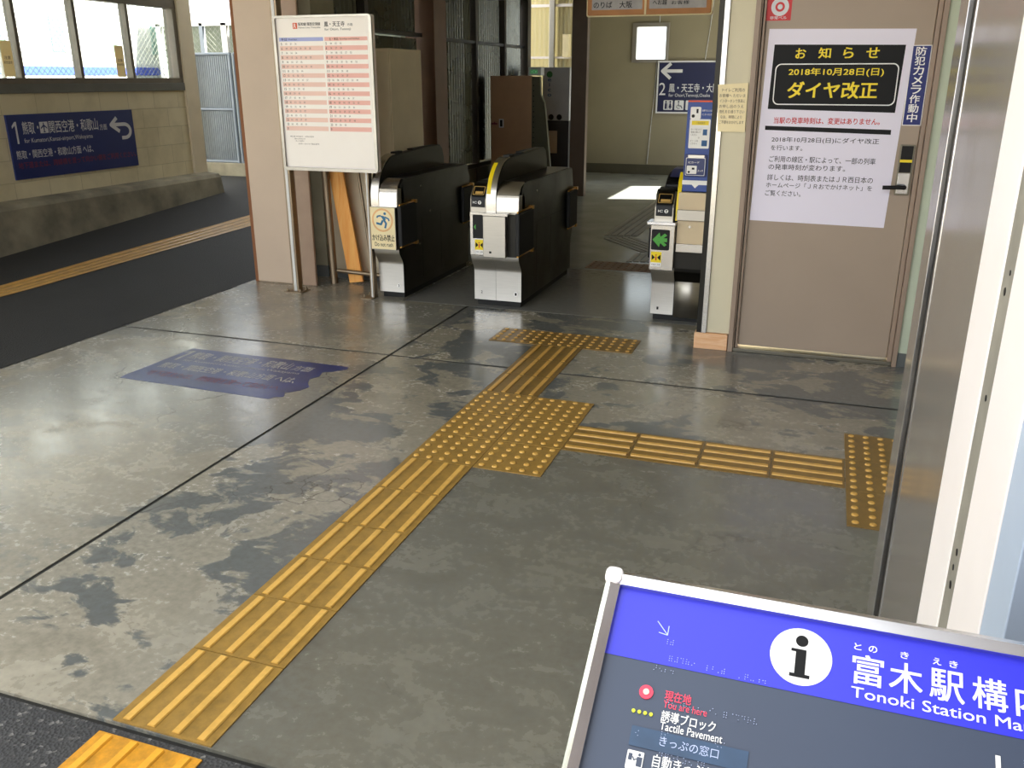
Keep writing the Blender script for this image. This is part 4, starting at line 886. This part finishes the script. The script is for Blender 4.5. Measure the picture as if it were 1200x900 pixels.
# papers on the window
for yc, w_, lab in ((3.42, .12, 'beige paper taped to the window glass at the left edge of the photo'), (4.83, .125, 'beige paper taped to the window glass above the navy wall sign')):
    r = thing('window_paper', (-5.55, yc, 1.7), lab, 'paper', 'papers on the window')
    FW_ = Frame((-5.556, 0, 0), (0, 1, 0), (0, 0, 1))
    panel('sheet', FW_, rect(yc - w_ / 2, 1.55, yc + w_ / 2, 1.86), 'backlit', r, .001)
    text('lettering', FW_, [('注意', yc - .035, 1.70, yc + .035, 1.73, .01), ('開放厳禁', yc - .045, 1.66, yc + .045, 1.685)], 'greyink', r, .0016)

# ------------------------------------------------------------------ station map board in the foreground
T = R(32.8); BO = Vector((1.386, -2.316, 1.05)); bu = Vector((0, math.cos(T), math.sin(T)))
MF = Frame(BO, (1, 0, 0), bu)                                      # y = 0 at the top edge, negative towards the reader
W_, H_ = 1.00, 0.62
mbd = thing('station_map_board', (1.886, -2.58, 0), 'tilted blue and grey tactile station map board in an aluminium frame', 'map board')
bk_ = panel('panel', MF, rect(.012, -H_ + .012, W_ - .012, -.012), 'slate', mbd, .022, 0, h=-.03)
fo, fi = rrect(0, -H_, W_, 0, .010, 4), rrect(.016, -H_ + .016, W_ - .016, -.016, .002, 4); n = len(fo)
mid = rrect(.006, -H_ + .006, W_ - .006, -.006, .008, 4)
m = MB(); m.add(poly(MF, fo, -.03) + poly(MF, fo, -.004) + poly(MF, mid, .002) + poly(MF, fi, -.001) + poly(MF, fi, -.010), [(k * n + i, k * n + (i + 1) % n, (k + 1) * n + (i + 1) % n, (k + 1) * n + i) for k in range(4) for i in range(n)], True)
m.build('board_frame', 'alu', mbd)
cc = MB()
panel('corner_cap', MF, rrect(-.0012, -.017, .017, .0012, .006, 4), 'whiteframe', mbd, .034, .002, h=-.031)
panel('back_cover', MF, rect(.004, -H_ + .004, W_ - .004, -.004), 'alu_dark', mbd, .004, h=-.034)
PF = Frame(MF.p(0, 0, -.008), MF.ex, MF.ey)
print_shapes('blue_band', PF, [rect(.0155, -.0895, W_ - .0155, -.0155)], 'mapblue', mbd, .0006)
icx, icy = .1998, -.054
di = print_shapes('info_disc', PF, [circ(icx, icy, .0285, 40)], 'white', mbd, .0010)
print_shapes('info_letter', PF, [circ(icx, icy + .0155, .0058, 20), rect(icx - .0048, icy - .018, icx + .0048, icy + .007), rect(icx - .0092, icy - .021, icx + .0092, icy - .0175), rect(icx - .0092, icy + .004, icx + .0048, icy + .007)], 'ink', di, .0014)
text('title_lettering', PF, [('富', .2465, -.0695, .2735, -.0405, .022), ('木', .279, -.0695, .307, -.041, .022), ('駅', .3135, -.0695, .342, -.0405, .022), ('構', .349, -.0695, .377, -.0405, .022), ('内', .384, -.0695, .410, -.0405, .022), ('案内図', .419, -.0695, .51, -.0405, .022), ('Tonoki Station Map', .2465, -.0862, .397, -.0728, .010), ('と', .247, -.0365, .2535, -.030, .02), ('の', .260, -.0365, .2675, -.030, .02), ('き', .288, -.0365, .295, -.030, .02), ('え', .316, -.0365, .323, -.030, .02), ('き', .330, -.0365, .337, -.030, .02)], 'white', mbd, .0012)
text('red_lettering', PF, [('現在地', .0805, -.1235, .1055, -.1135, .02), ('You are here', .0805, -.1305, .1215, -.1235, .004)], 'pink', mbd, .0012)
text('legend_lettering', PF, [('誘導ブロック', .0805, -.1435, .1310, -.1330, .02), ('Tactile Pavement', .0810, -.1515, .1385, -.1440, .006), ('自動きっぷうりば', .0800, -.1860, .1550, -.1745, .02), ('Ticket Vending Machine', .0800, -.1945, .160, -.1870, .004)], 'white', mbd, .0012)
rdot = MB(); rdot.cyl(PF.p(.0625, -.1195, 0), PF.p(.0625, -.1195, .0016), .0068, 24)
rdd = rdot.build('here_button', 'pink', mbd)
MB().cyl(PF.p(.0625, -.1195, .001), PF.p(.0625, -.1195, .0024), .003, 16).build('button_top', 'palepink', rdd)
yd = MB()
for k in range(4): yd.cyl(PF.p(.0540 + .0056 * k, -.1395, 0), PF.p(.0540 + .0056 * k, -.1395, .0014), .0018, 12)
yd.build('legend_dot', 'lime', mbd)
print_shapes('correction_patch', PF, [rect(.0555, -.1715, .163, -.1530)], 'patchblue', mbd, .0010)
text('patch_lettering', PF, [('きっぷの窓口', .083, -.166, .137, -.157, .0)], 'braille', mbd, .0014)
tp = print_shapes('pictogram_plate', PF, [rrect(.0560, -.1925, .0715, -.1755, .001)], 'white', mbd, .0010)
print_shapes('pictogram', PF, [rect(.0575, -.1845, .0610, -.1785), circ(.0675, -.1785, .0013, 12), rect(.0655, -.189, .0705, -.1805)] + stroke([(.0615, -.181), (.063, -.184), (.066, -.182)], .001), 'slate', tp, .0014)
print_shapes('north_arrow', PF, stroke([(.0605, -.046), (.0725, -.0585)], .0009) + stroke([(.0635, -.0575), (.0725, -.0588), (.0725, -.049)], .0009), 'braille', mbd, .0012)
print_shapes('map_line', PF, [rect(.3655, -.40, .3695, -.1085)], 'white', mbd, .0012)
br_ = MB()
for x0_, y0_, cells in ((.0715, -.063, 2), (.0785, -.0795, 5), (.113, -.0815, 4), (.146, -.0825, 5), (.0655, -.0915, 4), (.083, -.1225, 5), (.113, -.1215, 4), (.137, -.1225, 6), (.0815, -.153, 2), (.133, -.1505, 2), (.060, -.157, 1), (.085, -.172, 8), (.386, -.108, 5), (.1365, -.0965, 0)):
    for c_ in range(cells):
        for i in range(2):
            for j in range(3):
                if random.random() < .5: p = PF.p(x0_ + .0055 * c_ + .0022 * i, y0_ - .0022 * j, .0004); br_.cyl(p, p + PF.n * .0008, .0006, 6, .0003)
br_.build('braille', 'braille', mbd)
for sx in (.16, .84):
    p0 = MF.p(sx, -H_ / 2, -.034)
    lg = MB().box(p0.x - .03, p0.x + .03, p0.y - .03, p0.y + .03, 0, p0.z + .0).build('leg', 'alu_dark', mbd, .004)
    MB().box(p0.x - .09, p0.x + .09, p0.y - .12, p0.y + .12, -0.004, 0.008).build('foot_plate', 'alu_dark', lg, .002)

# ------------------------------------------------------------------ outside, seen past the block wall
gp = thing('corrugated_gate', (-5.9, 7.0, 0.3), 'grey corrugated metal gate panel in a pipe frame at the end of the ramp', 'gate')
for a, b in ((-6.335, -5.76), (-5.70, -5.1)):
    fr_ = MB()
    for xx in (a, b): fr_.cyl((xx, 7.0, .47), (xx, 7.0, 1.84), .022, 12)
    for zz in (.49, 1.15, 1.83): fr_.cyl((a, 7.0, zz), (b, 7.0, zz), .018, 12)
    q = fr_.build('pipe_frame', 'bluegrey', gp)
    MB().corrugated((a + .02, 7.02, .50), (1, 0, 0), (0, 0, 1), b - a - .04, 1.32, .032, .006).build('corrugated_sheet', 'corr', q)
struct('kerb_2', MB().box(-7.2, -4.9, 6.93, 7.12, 0.0, .475), 'kerb', .008)
fe = thing('chain_link_fence', (-6.3, 7.6, 0.2), 'chain link fence with a white rail and posts behind the corrugated gate', 'fence')
MB().box(-7.4, -5.0, 7.58, 7.63, 2.20, 2.245).build('top_rail', 'pipe_white', fe, .004)
for xx, mt, w_ in ((-6.235, 'pipe_white', .045), (-6.60, 'bluegrey', .03), (-5.55, 'pipe_white', .04), (-7.3, 'pipe_white', .04)): MB().box(xx - w_, xx + w_, 7.58, 7.64, .2, 2.24).build('post', mt, fe, .004)
def mesh_wire(o, du, W, H, pitch, r=0.0022):
    o, du = Vector(o), Vector(du); m = MB(); up_ = Vector((0, 0, 1)); k = int((W + H) / pitch)
    for s in (1, -1):
        for i in range(k + 1):
            u0 = i * pitch - H
            a = max(0, u0); b = min(W, u0 + H)
            if b <= a: continue
            za, zb = a - u0, b - u0
            if s < 0: a, b = W - a, W - b
            m.cyl(o + du * a + up_ * za, o + du * b + up_ * zb, r, 4, caps=False)
    return m
mesh_wire((-7.4, 7.61, .5), (1, 0, 0), 2.4, 1.7, .075).build('wire_mesh', 'wire', fe)
fe2 = thing('chain_link_fence', (-6.6, 6, 0.2), 'long chain link fence outside the left windows in front of the train', 'fence')
mesh_wire((-6.6, .5, .5), (0, 1, 0), 6.8, 1.95, .075, .0025).build('wire_mesh', 'wire', fe2)
for yy in (.5, 2.4, 4.3, 6.2): MB().cyl((-6.6, yy, -.1), (-6.6, yy, 2.5), .025, 10).build('post', 'pipe_white', fe2)
MB().cyl((-6.6, .5, 2.45), (-6.6, 7.3, 2.45), .02, 10).build('top_rail', 'pipe_white', fe2)
tr = thing('train', (-10.5, 6, 0), 'white train with a blue waist band standing outside the left windows', 'train')
MB().box(-12, -9.2, -4, 10.2, .35, 3.6).build('car_body', 'train', tr, .08, 3)
MB().box(-9.205, -9.188, -3.9, 10.1, 1.58, 1.70).build('blue_band', 'trainblue', tr)
for yy in [-3 + 1.05 * k for k in range(13)]:
    if int(yy * 3) % 2: MB().box(-9.21, -9.19, yy, yy + .38, 1.0, 2.45).build('door', 'train', tr, .01)
    MB().box(-9.212, -9.185, yy + .08, yy + .34, 1.9, 2.5).build('window', 'trainglass', tr, .005)
MB().box(-11.8, -9.4, -3.8, 10.0, 0, .4).build('underframe', 'darkgrey', tr)
ob = thing('outbuilding', (-7, 10.5, 0), 'grey green outbuilding behind the chain link fence past the ramp', 'building')
MB().box(-8.9, -4.6, 9.6, 11.5, 0, 2.36).build('wall', 'outbuild', ob)
MB().box(-9.0, -4.5, 9.45, 11.6, 2.36, 2.52).build('roof', 'whiteframe', ob, .01)
MB().box(-7.05, -6.55, 9.57, 9.61, 1.2, 2.1).build('window', 'trainglass', ob)
